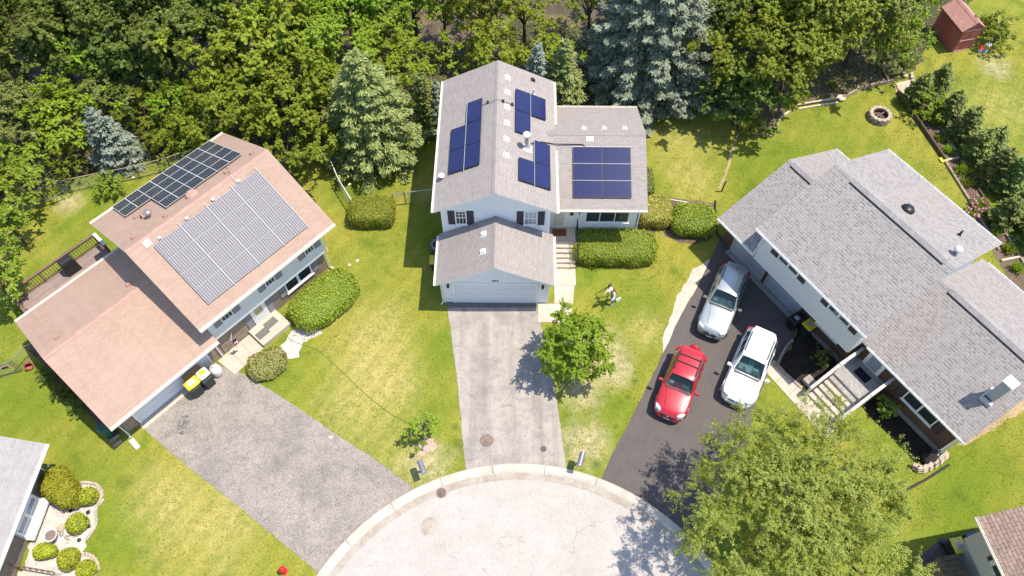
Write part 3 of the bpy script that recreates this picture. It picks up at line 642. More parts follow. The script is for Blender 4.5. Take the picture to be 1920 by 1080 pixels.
for a,b,c,d in ((1.12,1.60,3.14,3.60),(4.84,5.28,6.80,7.24)):
    shutter(HR,ru_,a,b,4.02,4.92,M['shut']); shutter(HR,ru_,c,d,4.02,4.92,M['shut'])
    window(HR,ru_,b+.04,c-.04,4.06,4.92,M['white'],M['glass'],[(.5,.10)],[],.07)
for a,b in ((-1.60,.88),(1.32,3.80)):
    MB(rg_ if a<0 else rl_).box(a-.12,a,-.05,0,0,2.26).box(b,b+.12,-.05,0,0,2.26).box(a-.12,b+.12,-.05,0,2.26,2.38).build('garage_door_frame',M['sid_grey'],HR)
    dd=MB(rg_ if a<0 else rl_)
    for k in range(4):
        dd.box(a+.004,b-.004,-.03,0,.02+k*.56,.02+k*.56+.545)
        for j in range(4): dd.box(a+.1+j*.6,a+.1+j*.6+.47,-.037,-.03,.12+k*.56,.02+k*.56+.44)
    dd.build('garage_door',M['gar_door2'],HR)
window(HR,rl_,5.02,6.62,1.10,2.05,M['white'],M['glass'],[(.5,.10)],[],.07); shutter(HR,rl_,6.66,7.10,1.05,2.08,M['shut']); shutter(HR,rl_,4.55,4.98,1.05,2.08,M['shut'])
MB(rr_).box(8.14,9.22,-.07,0,1.0,2.70).build('door_frame',M['white'],HR); e=MB(rr_).box(8.24,9.12,-.085,-.07,1.03,2.62).build('door',M['doorw'],HR); MB(rr_).box(8.34,9.02,-.095,-.085,1.12,2.5).build('pane',M['curtain'],e); MB(rr_).lathe([(.02,0),(.03,.02),(.02,.05)],(9.06,-.12,1.75),8).build('handle',M['steel'],e)
window(HR,rr_,10.78,12.72,1.18,2.16,M['white'],M['glass'],[(.5,.10)],[],.07); shutter(HR,rr_,10.30,10.74,1.14,2.18,M['shut']); shutter(HR,rr_,12.76,13.2,1.14,2.18,M['shut'])
gutter(HR,(0,0,5.33),(7.86,0,5.33),M['white'],.11,.11,(0,-1,0),8); gutter(HR,(0,10.08,5.33),(7.86,10.08,5.33),M['white'],.11,.11,(0,1,0),8)
gutter(HR,(-2.71,.45,2.85),(.34,.45,2.85),M['white'],.11,.11,(0,-1,0),3); gutter(HR,(-2.71,10.02,2.85),(0,10.02,2.85),M['white'],.1,.11,(0,1,0),3)
gutter(HR,(7.9,1.50,2.77),(14.22,1.50,2.77),M['white'],.11,.11,(0,-1,0),9); gutter(HR,(7.9,11.2,2.60),(14.22,11.2,2.60),M['white'],.11,.11,(0,1,0),8)
downspout(HR,[(14.1,1.45,2.66),(13.95,1.72,2.4),(13.95,1.72,.16)],M['white'],.055); downspout(HR,[(13.95,1.72,.14),(14.02,1.25,.10),(14.3,.75,.09)],M['white'],.07)
downspout(HR,[(.3,.42,2.75),(.42,.42,5.1)],M['white'],.04); downspout(HR,[(9.0,11.35,2.5),(9.3,11.8,.5),(11.3,12.3,.25)],M['white'],.08)
for x0,x1 in ((1.25,7.35),): 
    m_=MB(); slab(m_,'x',x0,x1,[(4.62,zr(0,4.62)+.09),(4.86,7.50),(5.22,zr(0,5.22)+.10)],.05,0,0); m_.build('ridge_vent',M['cap_grey'],HR); MB().box(x0,x1,4.60,4.635,zr(0,4.6)+.008,zr(0,4.6)+.085).build('vent_shadow',M['black'],HR)  # black bar paints the shadow line along the front of the vent
zb=lambda x,y:4.90-(2.13/4.5)*(6-y) if y<6 else 4.90-(2.3/5.2)*(y-6)
zd=lambda x,y:4.91-(2.06/4.75)*(5.2-y) if y<5.2 else 4.91-(2.06/4.82)*(y-5.2)
for x0,x1,yr,zz,f in ((8.25,14.0,6.0,4.90,zb),(-2.35,-.35,5.2,4.91,zd)):
    m_=MB(); slab(m_,'x',x0,x1,[(yr-.24,f(0,yr-.24)+.09),(yr,zz+.11),(yr+.34,f(0,yr+.34)+.10)],.05,0,0); m_.build('ridge_vent',M['cap_grey'],HR); MB().box(x0,x1,yr-.26,yr-.225,f(0,yr-.26)+.008,f(0,yr-.26)+.085).build('vent_shadow',M['black'],HR)  # same painted shadow line before the two lower ridge vents
MB().lathe([(.34,.03),(.36,.09),(.27,.22),(.12,.27),(.01,.28)],(4.02,6.19,zr(0,6.19)-.03),20).build('round_roof_vent',M['blackm'],HR,smooth=True)
stack(HR,6.43,7.78,zr(0,7.78),M['blackm'],.06,.34); stack(HR,7.2,5.97,zr(0,5.97),M['steel'],.10,.34,M['alu'])
ch=MB().extr([(3.42,4.0),(3.92,4.0),(3.92,5.55),(3.42,5.55)],'x',13.05,13.52).build('chimney',M['sid_grey'],HR)
MB().box(13.0,13.57,3.37,3.97,5.55,5.62).build('chimney_cap',M['alu'],ch); MB().box(12.98,13.60,3.28,3.415,3.62,3.86).box(12.97,13.045,3.32,3.98,3.62,4.08).build('flashing',M['alu'],ch)
# front stoop
st=MB(); st.box(7.72,9.88,.02,1.85,0,1.0)
for k in range(5): st.box(7.82,9.80,.02-(k+1)*.31,.02-k*.31-.002,0,1.0-(k+1)*.167)
st.build('entry_steps',M['concrete'],HR); MB().box(7.725,9.875,.03,1.84,1.001,1.006).box(7.83,9.79,-.29,.0,.834,.838).build('shaded_landing',M['concrete2'],HR)  # thin grey sheet puts the shade on landing and top tread into colour
for x in (7.74,9.86):
    rb=MB(); a=Vector((x,1.80,1.95)); b=Vector((x,.1,1.95)); c=Vector((x,-1.62,1.02))
    for p,q in ((a,b),(b,c)):
        v=q-p; m_=(p+q)/2; tx=math.atan2(v.z,-v.y) if abs(v.z)>.01 else 0
        rb.obox(m_,(.16,v.length+.05,.05),0,-tx); rb.obox(m_-Vector((0,0,.74)),(.06,v.length,.06),0,-tx)
        n=int(v.length/.17)
        for k in range(n+1):
            w=p+v*(k/n); rb.obox(w-Vector((0,0,.40)),(.045,.045,.76))
    rb.box(x-.06,x+.06,-1.70,-1.58,0,1.08).box(x-.06,x+.06,.05,.17,.9,2.0)
    rb.build('stair_railing',M['offwhite'],HR)

# ================================================================ 4. house corner bottom left
HB=thing('house','pale grey roofed brick house at the lower left corner','house',(-23.45,-.64,0),R_(86.5))
roof(HB,'x',0,13,[(0,2.9),(4.6,4.83),(9.2,2.9)],M['roof_pale'],M['white'],M['cap_grey'])
MB().extr([(.85,0),(8.4,0),(8.4,3.0),(4.6,4.68),(.85,3.08)],'x',.75,12.3).build('wall',M['bricktan'],HB)
gutter(HB,(0,0,2.9),(13,0,2.9),M['white'],.13,.11,(0,-1,0),22)
wb=W(0,.85)
MB(wb).box(8.97,10.97,-.10,0,.30,2.75).build('wall_panel',M['sid_grey'],HB)
window(HB,W(0,.75),9.02,10.90,.50,1.45,M['white'],M['curtain'],[(.5,.14)],[(.45,.06)],.10,.06,False); MB(W(0,.75)).box(8.95,11.0,-.38,-.002,.34,.46).build('planter_sill',M['cream'],HB)
downspout(HB,[(12.9,-.05,2.8),(12.2,.75,2.5),(12.2,.75,.1)],M['white'])

# ================================================================ 5. house corner bottom right
HE=thing('house','brown shingled house with grey walls at the lower right corner','house',P(1832,969,4.9).to_2d().to_3d(),R_(-80.7))
roof(HE,'x',0,12,[(0,4.9),(4.8,6.9),(9.6,4.9)],M['roof_brown'],M['cream'],M['railw'])
MB().extr([(.55,2.35),(9,2.35),(9,5.0),(4.8,6.74),(.55,5.0)],'x',.45,11.5).build('wall',M['sid_grey'],HE)
MB().box(.5,11.4,1.1,8.9,0,2.348).build('wall',M['sid_grey'],HE)
wb=W(0,.55)
MB(wb).box(1.5,1.66,-.04,0,3.45,4.5).build('shutter',M['shut'],HE)
window(HE,wb,1.7,3.4,3.4,4.5,M['offwhite'],M['glass'],[(.08,.14)],[],.08); window(HE,wb,4.0,6.2,3.4,4.5,M['offwhite'],M['glass'],[(.08,.14)],[],.08)
gutter(HE,(0,0,4.9),(12,0,4.9),M['cream'],.10,.10,(0,-1,0),10)
# ================================================================ ground
def struct(name,mb,mat,kind='structure'): return tag(mb.build(name,mat),kind=kind)
def jag(poly,amp=.12,step=.35,seed=1):
    r=random.Random(seed); o=[]
    n=len(poly)
    for k in range(n):
        a=Vector(poly[k]);b=Vector(poly[(k+1)%n]);L=(b-a).length;m=max(1,int(L/step))
        for j in range(m):
            p=a+(b-a)*(j/m); o.append(Vector((p.x+r.uniform(-amp,amp),p.y+r.uniform(-amp,amp),0)))
    return o
def sheet(name,poly,z,mat,amp=0,step=.35,seed=1,kind='structure'):
    p=jag(poly,amp,step,seed) if amp else poly
    return struct(name,MB().face([(q[0],q[1],z) for q in p]),mat,kind)
struct('lawn',MB().face([(-320,-320,0),(320,-320,0),(320,420,0),(-320,420,0)]),M['grass'])
wf=G((-420,520),(-60,430),(0,392),(70,352),(140,338),(215,312),(300,300),(370,268),(425,245),(520,285),(565,290),(612,300),(660,285),(700,262),(745,268),(790,240),(830,238),(880,200),(1030,200),(1100,205),(1215,200),(1290,208),(1370,205),(1385,240))+G((1398,252),(1413,250),(1447,257),(1463,222),(1495,198),(1605,172),(1690,150),(1720,120),(1770,60),(1790,30),(1850,-20),(2100,-160))
wf+= [Vector((90,110,0)),Vector((-90,110,0)),Vector((-62,45,0))]
sheet('woodland_floor',wf,.004,M['floor'],.22,.5,3)
def band(pts,w,z,name,mat,seed,amp=.3):
    L=[];Rr=[]
    for k,p in enumerate(pts):
        t=(pts[min(k+1,len(pts)-1)]-pts[max(k-1,0)]).normalized(); n=Vector((-t.y,t.x,0)); L.append(p+n*w[k]); Rr.append(p-n*w[k])
    return sheet(name,L+Rr[::-1],z,mat,amp,.6,seed)
cp=G((-100,150),(80,150),(200,170),(270,160),(350,110),(560,40),(690,80),(740,70),(850,50),(960,-10),(1040,5),(1110,20),(1200,-60))
band(cp,[2.6]*6+[2.2,1.9,1.9,2.4,2.6,2.6,2.2],.008,'creek_bank',M['soil'],5)
band(cp,[1.2]*6+[1.0,.8,.8,1.3,1.4,1.3,1.0],.012,'creek',M['water'],6,.2)
# cul-de-sac
cc=Vector((.35,.854,0)); R0=11.40
def arc(r,n=96): return [(cc.x+r*math.cos(6.28319*k/n),cc.y+r*math.sin(6.28319*k/n)) for k in range(n)]
struct('road',MB().face([(x,y,.010) for x,y in arc(R0-.80,128)]),M['road'])
gm=MB(); n=128
for k in range(n):
    t0,t1=6.28319*k/n,6.28319*(k+1)/n
    f=lambda r,t,z:(cc.x+r*math.cos(t),cc.y+r*math.sin(t),z)
    gm.face([f(R0-.82,t0,.013),f(R0-.82,t1,.013),f(R0-.40,t1,.018),f(R0-.40,t0,.018)])
struct('gutter_pan',gm,M['gutter_pan'])
cm=MB(); joints=26
prof=[(R0-.46,.014),(R0-.42,.05),(R0-.32,.105),(R0-.22,.125),(R0-.04,.125),(R0,.10),(R0,.0)]
for j in range(joints):
    for k in range(6):
        t0=6.28319*(j+.004+.992*k/6)/joints; t1=6.28319*(j+.004+.992*(k+1)/6)/joints
        for (r0,z0),(r1,z1) in zip(prof,prof[1:]): cm.face([f(r0,t0,z0),f(r0,t1,z0),f(r1,t1,z1),f(r1,t0,z1)])
struct('kerb',cm,M['curb'])
rs=MB(); rs.face([(cc.x+x,cc.y+y,.016) for x,y in ((-2,-200),(5.2,-200),(5.2,-10),(-2,-10))][::1]); struct('approach_road',rs,M['road'])
rj=[P(805,985,0)]
sheet('road_patch',[Vector((P(807,986).x+.42*math.cos(t),P(807,986).y+.5*math.sin(t),0)) for t in [k*.5236 for k in range(12)]],.016,M['gutter_pan'],.08,.2,8)
# driveways
dl=G((258,793),(300,757),(330,735),(400,683),(440,692),(500,727),(560,765),(620,808),(700,859),(775,916),(740,940),(690,985),(640,1035),(600,1078),(588,1066),(520,1010),(450,952),(380,897),(310,840))
sheet('driveway',dl,.016,M['drive_grey'],.03,.2,11)
sheet('oil_stain',[P(345,797)+Vector((.35*math.cos(k*.7)*(1+.3*math.sin(k*3)),.55*math.sin(k*.7),0)) for k in range(9)],.020,blotch('oily_gravel',[(.12,.105,.085),(.26,.24,.22)],[(5,.42,.6,.9)],fine=18,fineamt=.5),.08,.12,12)
dm=G((838,574),(1007,574),(1009,590),(1037,700),(1062,879),(960,876),(873,882),(858,720),(845,620))
sheet('driveway',dm,.016,M['drive_mid'],.025,.2,13)
sheet('garage_shadow_strip',G((838,566),(1007,567),(1007,577),(838,577)),.019,plain('shadow_strip_tone',(.16,.145,.135),.9,0,0,.2,6))  # dark sheet paints the garage's cast shadow onto the driveway
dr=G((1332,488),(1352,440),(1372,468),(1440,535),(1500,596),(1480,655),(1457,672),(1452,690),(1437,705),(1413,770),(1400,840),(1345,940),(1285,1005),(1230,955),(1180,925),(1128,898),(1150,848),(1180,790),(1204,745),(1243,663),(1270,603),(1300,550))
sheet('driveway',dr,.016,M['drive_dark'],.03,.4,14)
sheet('driveway',G((1700,1120),(1722,1040),(1765,1010),(1800,1015),(1850,1110),(1900,1300),(1720,1300)),.016,plain('shaded_asphalt',(.11,.10,.105),.9,0,0,.35,7,.3,.4),.1,.4,15)  # dark tone of this patch carries the house's shadow over the yard
sheet('sand_strip',G((1330,486),(1336,494),(1304,552),(1274,605),(1247,664),(1240,662),(1246,625),(1262,580),(1275,545),(1300,505)),.012,M['sand'],.08,.3,16)
# worn lawn patches
sheet('mulch_ring',G((775,842),(795,822),(815,820),(822,838),(800,854),(785,856)),.008,blotch('pinkish_mulch',[(.48,.33,.26),(.33,.22,.16),(.58,.45,.36)],[(3,.45,.65,.9),(9,.5,.7,.7)],fine=22,fineamt=.45),.12,.2,19)
sheet('white_gravel_bed',G((548,618),(600,613),(604,625),(570,642),(560,668),(535,674),(527,650)),.010,M['whitegravel'],.08,.2,20)
sheet('rock_bed',G((70,905),(100,925),(150,905),(183,908),(193,918),(193,935),(178,955),(183,975),(172,1000),(160,1015),(158,1040),(180,1045),(186,1065),(176,1095),(30,1110),(45,1060),(75,960)),.010,M['whitegravel'],.1,.2,21)
sheet('soil_strip',G((95,700),(160,775),(205,828),(230,810),(150,720),(60,640),(50,645)),.008,M['soil'],.12,.3,22)
sheet('soil_strip',G((1381,250),(1385,250),(1362,330),(1352,352),(1347,352),(1357,330)),.006,M['bare'],.05,.25,23)
sheet('foundation_strip',G((1793,836),(1812,838),(1925,765),(1925,745),(1810,815)),.008,M['bare'],.08,.3,24)
sheet('soil_border',G((1202,372),(1235,375),(1262,372),(1340,380),(1335,450),(1300,458),(1258,450),(1240,432),(1232,425),(1222,470),(1185,492),(1090,498),(1075,490),(1075,465)),.007,M['soil'],.1,.3,25)
# beds of the grey house
sheet('mulch_bed',[HR.matrix_world@Vector(p) for p in ()] or G((1483,655),(1500,600),(1585,690),(1520,735),(1497,724),(1462,690),(1453,672)),.012,M['mulch'],.05,.3,26)
sheet('mulch_bed',G((1627,745),(1665,735),(1770,845),(1745,872),(1715,862),(1700,840),(1640,790),(1618,765)),.012,M['mulch'],.05,.3,27)
sheet('garden_soil',G((1398,250),(1413,248),(1445,256),(1462,222),(1494,196),(1604,170),(1672,153),(1640,95),(1590,60),(1480,120),(1420,200)),.009,M['soil'],.1,.3,28)
sheet('garden_soil',G((1682,172),(1716,166),(1745,215),(1795,290),(1858,395),(1930,512),(1930,580),(1872,492),(1800,350),(1725,237)),.009,M['soil'],.05,.3,29)
sheet('gravel_path',G((1676,160),(1712,150),(1722,172),(1684,182)),.012,M['bare'],.05,.2,30)
# walks
def slabs(name,pts,mat,z=.05,kind='structure'):
    mb=MB()
    for q in pts: mb.prism([(p[0],p[1]) for p in q],0,z)
    return tag(mb.build(name,mat,bevel=.012),kind=kind)
hw=lambda h,o,a,*l:[Vector((o[0]+math.cos(a)*x-math.sin(a)*y,o[1]+math.sin(a)*x+math.cos(a)*y,0)) for x,y in l]
hc=lambda *l:hw(0,(-.91,24.48),-.01,*l); hl=lambda *l:hw(0,(-15.9,17.8),.84,*l); hr=lambda *l:hw(0,(13.09,23.47),-.99,*l)
slabs('front_walk',[hc((3.42,-1.35),(4.72,-1.35),(4.72,-.18),(3.42,-.18)),hc((3.42,-2.6),(4.5,-2.6),(4.62,-1.36),(3.42,-1.36)),hc((2.45,-2.62),(2.45,-3.85),(4.3,-3.85),(4.45,-2.61))],M['concrete'],.04)
slabs('front_walk',[hl((-.12,.62),(.02,-.75),(.72,-.72),(.72,.66)),hl((.73,.66),(.73,-.72),(1.43,-.68),(1.43,.66)),hl((1.44,.66),(1.44,-.68),(2.15,-.64),(2.15,.66))],M['concrete'],.05)
slabs('front_walk',[hr((5.25+k*.96,-1.55),(5.25+k*.96+.95,-1.55),(5.35+k*.96+.95,-2.48),(5.35+k*.96,-2.48)) for k in range(5)],M['concrete'],.04)
slabs('drive_apron',[hr((-1.75,1.36),(3.95,1.36),(3.95,1.02),(-1.75,1.02))],M['concrete2'],.03)
slabs('drive_apron',[hl((-5.2,.66),(-.3,.66),(-.3,.28),(-5.2,.28))],M['concrete'],.03)

# ================================================================ kerb-side bits
_dp=P(824,914); _da=math.atan2(_dp.y-cc.y,_dp.x-cc.x)
o=thing('storm_drain','round slotted iron storm drain grate in the kerb gutter','drain',Vector((cc.x+(R0-.74)*math.cos(_da),cc.y+(R0-.74)*math.sin(_da),.022)),scale=.78)
MB().lathe([(.34,0),(.34,.02),(.27,.02),(.27,.0)],(0,0,0),24,cap=False).build('rim',M['rust'],o)
g=MB()
for k in range(7): g.obox((-.225+k*.075,0,.014),(.035,2*math.sqrt(max(.01,.265**2-(-.225+k*.075)**2)),.02))
for k in range(5): g.obox((0,-.2+k*.1,.014),(2*math.sqrt(max(.01,.265**2-(-.2+k*.1)**2)),.03,.016))
g.build('grate',M['rust'],o); MB().lathe([(.26,0),(.01,.001)],(0,0,.001),20).build('pit',M['black'],o)
o=thing('manhole_cover','round rusty brown manhole cover set in the middle driveway','manhole cover',P(913,826)+Vector((0,0,.02)))
MB().lathe([(.36,0),(.36,.02),(.31,.024)],(0,0,0),28).build('rim',M['rust'],o)
g=MB().lathe([(.295,.026),(.01,.030)],(0,0,0),28)
for k in range(6): g.obox((0,-.2+k*.08,.032),(2*math.sqrt(.28**2-(-.2+k*.08)**2)*.95,.03,.012))
g.build('cover',M['rust'],o)
o=thing('valve_cover','small dark round valve cover in the lower right of the middle driveway','valve cover',P(1019,842)+Vector((0,0,.018)))
MB().lathe([(.16,0),(.16,.015),(.13,.018),(.01,.02)],(0,0,0),18).build('cover',M['drive_dark'],o)
def mailbox(px,py,rz,label):
    o=thing('mailbox',label,'mailbox',P(px,py),rz,'kerbside mailboxes')
    MB().obox((0,.05,.52),(.10,.10,1.04)).obox((0,-.12,.9),(.07,.45,.07)).build('post',M['railw'],o)
    pr=[(-.14,0)]+[(.14*math.cos(t),.17+.14*math.sin(t)) for t in [math.pi-k*math.pi/8 for k in range(9)]]+[(.14,0)]
    b=MB().extr([(x,z+1.05) for x,z in pr],'y',-.42,.26); b.build('box',plain('pewter_paint',(.20,.20,.25),.4,.2,0,.1,9),o)
    MB().extr([(x*1.04,z*1.02+1.046) for x,z in pr],'y',-.44,-.422).build('lid',M['steel'],o)
    MB().obox((.155,-.1,1.2),(.012,.05,.2)).build('flag',M['flagred'],o)
    return o
mailbox(794,886,R_(22),'grey mailbox on a post beside the small young tree and the left driveway')
mailbox(1087,872,R_(-18),'grey mailbox on a post between the middle and the dark driveway')
# fire hydrant
o=thing('fire_hydrant','red fire hydrant near the road at the lower end of the left driveway','fire hydrant',P(534,1072))
MB().lathe([(.17,0),(.17,.05),(.115,.06),(.11,.5),(.15,.52),(.15,.57),(.13,.62),(.07,.71),(.03,.73),(.03,.78),(.01,.78)],(0,0,0),16).build('barrel',M['red'],o,smooth=False)
for a in (0,math.pi/2,math.pi): MB().tube([(0,0,.42),(.2*math.cos(a),.2*math.sin(a),.42)],.06,10).build('outlet_cap',M['red'],o)
# garden hose
mb=MB(); hp=[P(x,y)+Vector((0,0,.02)) for x,y in ((515,600),(525,618),(548,640),(592,655),(615,672),(650,705),(672,727),(700,752),(735,778),(765,793),(790,806))]
mb.tube(hp,.014,6); tag(mb.build('garden_hose',M['hose']),'thin green garden hose snaking over the lawn to the young tree','hose')

# ================================================================ wheelie bins
def bin_(loc,rz,lid,body,label,group='wheelie bins',open_=False,sticker=True,s=1):
    o=thing('wheelie_bin',label,'bin',loc,rz,group,s)
    b=[(-.24,-.30),(.24,-.30),(.24,.24),(-.24,.24)]; t=[(-.30,-.38),(.30,-.38),(.30,.32),(-.30,.32)]
    MB().prism(b,.06,.98,0,t).build('body',body,o,bevel=.03)
    mb=MB(); mb.prism([(-.33,-.42),(.33,-.42),(.33,.36),(-.33,.36)],.985,1.05,0,[(-.29,-.37),(.29,-.37),(.29,.31),(-.29,.31)])
    l=mb.build('lid',lid,o,bevel=.025)
    if sticker: MB().box(-.14,.14,-.16,.10,1.051,1.056).build('sticker',M['sticker'],l)
    MB().tube([(-.27,.38,.94),(-.27,.44,.96),(.27,.44,.96),(.27,.38,.94)],.02,6).build('handle',body,o)
    for x in (-.27,.27): MB().tube([(x-.03,.27,.12),(x+.03,.27,.12)],.12,14).build('wheel',M['black'],o)
    return o
bin_(P(1509,623),R_(-57)+math.pi/2*0,M['yellow'],M['bingreen'],'yellow lidded bin against the brick wall of the grey roofed house')
bin_(P(1484,612),R_(-57),M['black'],M['black'],'all black bin beside the dark garage door of the grey roofed house')
q=hc((-3.55,-.25))[0]; bin_(q,R_(-90),M['yellow'],M['bingreen'],'yellow lidded bin squeezed between the white garage and the air conditioner')
q=P(1778,1030); bin_(q,R_(10),M['yellowp'],M['bingreen'],'pale yellow lidded bin beside the brown roofed house at lower right')
q=P(1806,1020); o=bin_(q,R_(10),plain('dark_blue_lid',(.05,.07,.16),.3),M['black'],'dark blue lidded bin under the eave of the brown roofed house',sticker=False)
q=hl((-1.95,-.10))[0]; bin_(q,.84,M['bingreen'],M['bingreen'],'dark green bin with printed yellow sack on top, left of a pair',sticker=False)
q=hl((-1.22,-.14))[0]; bin_(q,.84,M['bingreen'],M['bingreen'],'dark green bin right of a pair before the left garage door',sticker=False)
def sack(loc,rz,dims,mats,label,name='bag'):
    o=MB(); nx,ny=9,7
    import random as rr; r=rr.Random(len(label))
    top=[[None]*(ny+1) for _ in range(nx+1)]; bot=[[None]*(ny+1) for _ in range(nx+1)]
    for i in range(nx+1):
        for j in range(ny+1):
            u=i/nx*2-1; v=j/ny*2-1; e=max(0,(1-u**4)*(1-v**4))**.45
            x=u*dims[0]/2*(1-.06*v*v); y=v*dims[1]/2*(1-.06*u*u); z=dims[2]/2*e+(r.random()-.5)*.02
            top[i][j]=o.add((x,y,dims[2]/2+z)); bot[i][j]=o.add((x,y,dims[2]/2-dims[2]/2*e*.98))
    for i in range(nx):
        for j in range(ny):
            mi=0
            if len(mats)>1:
                if 2<=i<=6 and 2<=j<=4: mi=1
                if len(mats)>2 and i>=7: mi=2
            o.fidx((top[i][j],top[i+1][j],top[i+1][j+1],top[i][j+1]),mi); o.fidx((bot[i][j],bot[i][j+1],bot[i+1][j+1],bot[i+1][j]),0)
    ob=o.build(name,mats,smooth=True); ob.location=loc; ob.rotation_euler=(0,0,rz); tag(ob,label,'bag'); return ob
ys=plain('bright_yellow_sack',(.80,.62,.02),.5,0,0,.12,8)
sack(hl((-1.9,-.12))[0]+Vector((0,0,1.053)),.84,(.78,.62,.22),[ys,M['ivory']],'bright yellow sack with white print lying on the green bins')
sack(hl((-1.18,-.10))[0]+Vector((0,0,1.053)),.84,(.62,.66,.24),[M['ivory'],ys],'ivory and yellow filled sack on the right green bin')
q=hl((-.55,.0))[0]; o=MB().lathe([(.22,0),(.30,.12),(.31,.5),(.27,.72),(.12,.80),(.05,.84),(.07,.9)],(0,0,0),14).build('bag',M['ivory'],smooth=True); o.location=q; tag(o,'tied ivory garbage bag standing right of the green bins','bag')
q=hl((-1.55,.42))[0]; o=thing('cardboard_box','open brown cardboard carton leaning between garage door and green bins','box',q,.84)
MB().box(-.55,.55,-.16,.16,0,1.12).build('carton',M['cardboard'],o); MB().obox((-.35,-.165,.8),(.3,.012,.3)).build('print',M['orange'],o); MB().obox((.15,-.165,.85),(.4,.012,.2)).build('print',M['orange'],o)
# air conditioner
o=thing('air_conditioner','grey air conditioner unit with round fan beside the white house wall','air conditioner',hc((-3.56,.95))[0],-.01)
MB().box(-.45,.45,-.45,.45,0,.06).build('pad',M['concrete2'],o)
b=MB(); b.box(-.40,.40,-.40,.40,.06,.85); 
for k in range(9): b.box(-.412,.412,-.412,.412,.12+k*.08,.14+k*.08)
b.build('cabinet',plain('dark_grey_cabinet',(.10,.11,.15),.5,.2,0,.15,10),o)
MB().lathe([(.37,.852),(.36,.90),(.33,.90),(.32,.853)],(0,0,0),22,cap=False).build('fan_ring',plain('light_grey_ring',(.42,.45,.52),.5),o)
b=MB().lathe([(.09,.87),(.07,.91),(.01,.915)],(0,0,0),10)
for k in range(4): b.obox((.19*math.cos(k*1.571+.3),.19*math.sin(k*1.571+.3),.872),(.24,.12,.008),k*1.571+.3,R_(18))
b.build('fan',M['blackm'],o); MB().lathe([(.32,.855),(.01,.856)],(0,0,0),20).build('shroud',M['black'],o)
# door mats
o=MB().box(-.42,.42,-.27,.27,0,.012).build('door_mat',M['redmat']); o.location=hc((3.74,1.72))[0]+Vector((0,0,1.101)); tag(o,'reddish brown door mat with HOME lettering at the white house entry','door mat')
textmesh('HOME',.20,'lettering',M['black'],o,(0,0,.014),(0,0,0))
for x,y,w in ((2.62,-.02,.75),(3.35,.16,.75)):
    o=MB().box(-w/2,w/2,-.24,.24,0,.012).build('door_mat',M['doormat']); o.location=hl((x,y))[0]+Vector((0,0,.301 if x<3 else .314)); o.rotation_euler=(0,0,.84)
    tag(o,'grey door mat on the left porch slab, '+('nearer the driveway' if x<3 else 'overlapping and nearer the door'),'door mat')
o=MB().box(-.42,.42,-.27,.27,0,.012).build('door_mat',M['blackmat']); o.location=hr((8.72,1.2))[0]+Vector((0,0,1.007)); o.rotation_euler=(0,0,-.99); tag(o,'black door mat on the shaded stoop of the grey roofed house','door mat')
# covered grill on the deck
o=thing('covered_grill','black fabric covered barbecue grill standing at the deck railing','grill',hl((-2.22,11.1))[0]+Vector((0,0,1.0)),.84)
MB().prism([(-.42,-.30),(.42,-.30),(.42,.30),(-.42,.30)],0,1.02,0,[(-.39,-.27),(.39,-.27),(.39,.27),(-.39,.27)]).prism([(-.39,-.27),(.39,-.27),(.39,.27),(-.39,.27)],1.021,1.14,0,[(-.34,-.2),(.34,-.2),(.34,.2),(-.34,.2)]).build('cover',M['black'],o,bevel=.03)
# green rain barrel and stones at the left garage corner
o=thing('rain_barrel','dark green rain barrel in the shade beside the left garage corner','barrel',P(206,812))
MB().lathe([(.28,0),(.33,.3),(.33,.6),(.28,.9),(.25,.92),(.01,.93)],(0,0,0),16).build('body',M['green'],o,smooth=False); MB().tube([(.31,0,.15),(.40,0,.15)],.03,6).build('tap',M['black'],o)
for k,(x,y) in enumerate(((216,822),(221,832))):
    o=MB().obox((0,0,.05),(.5,.16,.1)).build('paving_brick',M['stoneg'],bevel=.02); o.location=P(x,y); o.rotation_euler=(0,0,.8); tag(o,('upper' if k==0 else 'lower')+' loose grey brick lying below the rain barrel','brick')
# terracotta pot + trellis by the gate
o=thing('plant_pot','faded red plant pot lying by the fence at the left garage wall','pot',P(55,683)); o.rotation_euler=(R_(70),0,R_(40)); o.location.z=.2
MB().lathe([(.13,0),(.21,.34),(.24,.35),(.24,.40),(.20,.40),(.12,.05)],(0,0,0),14).build('pot',plain('terracotta_red',(.38,.11,.09),.7,0,0,.15,8),o)

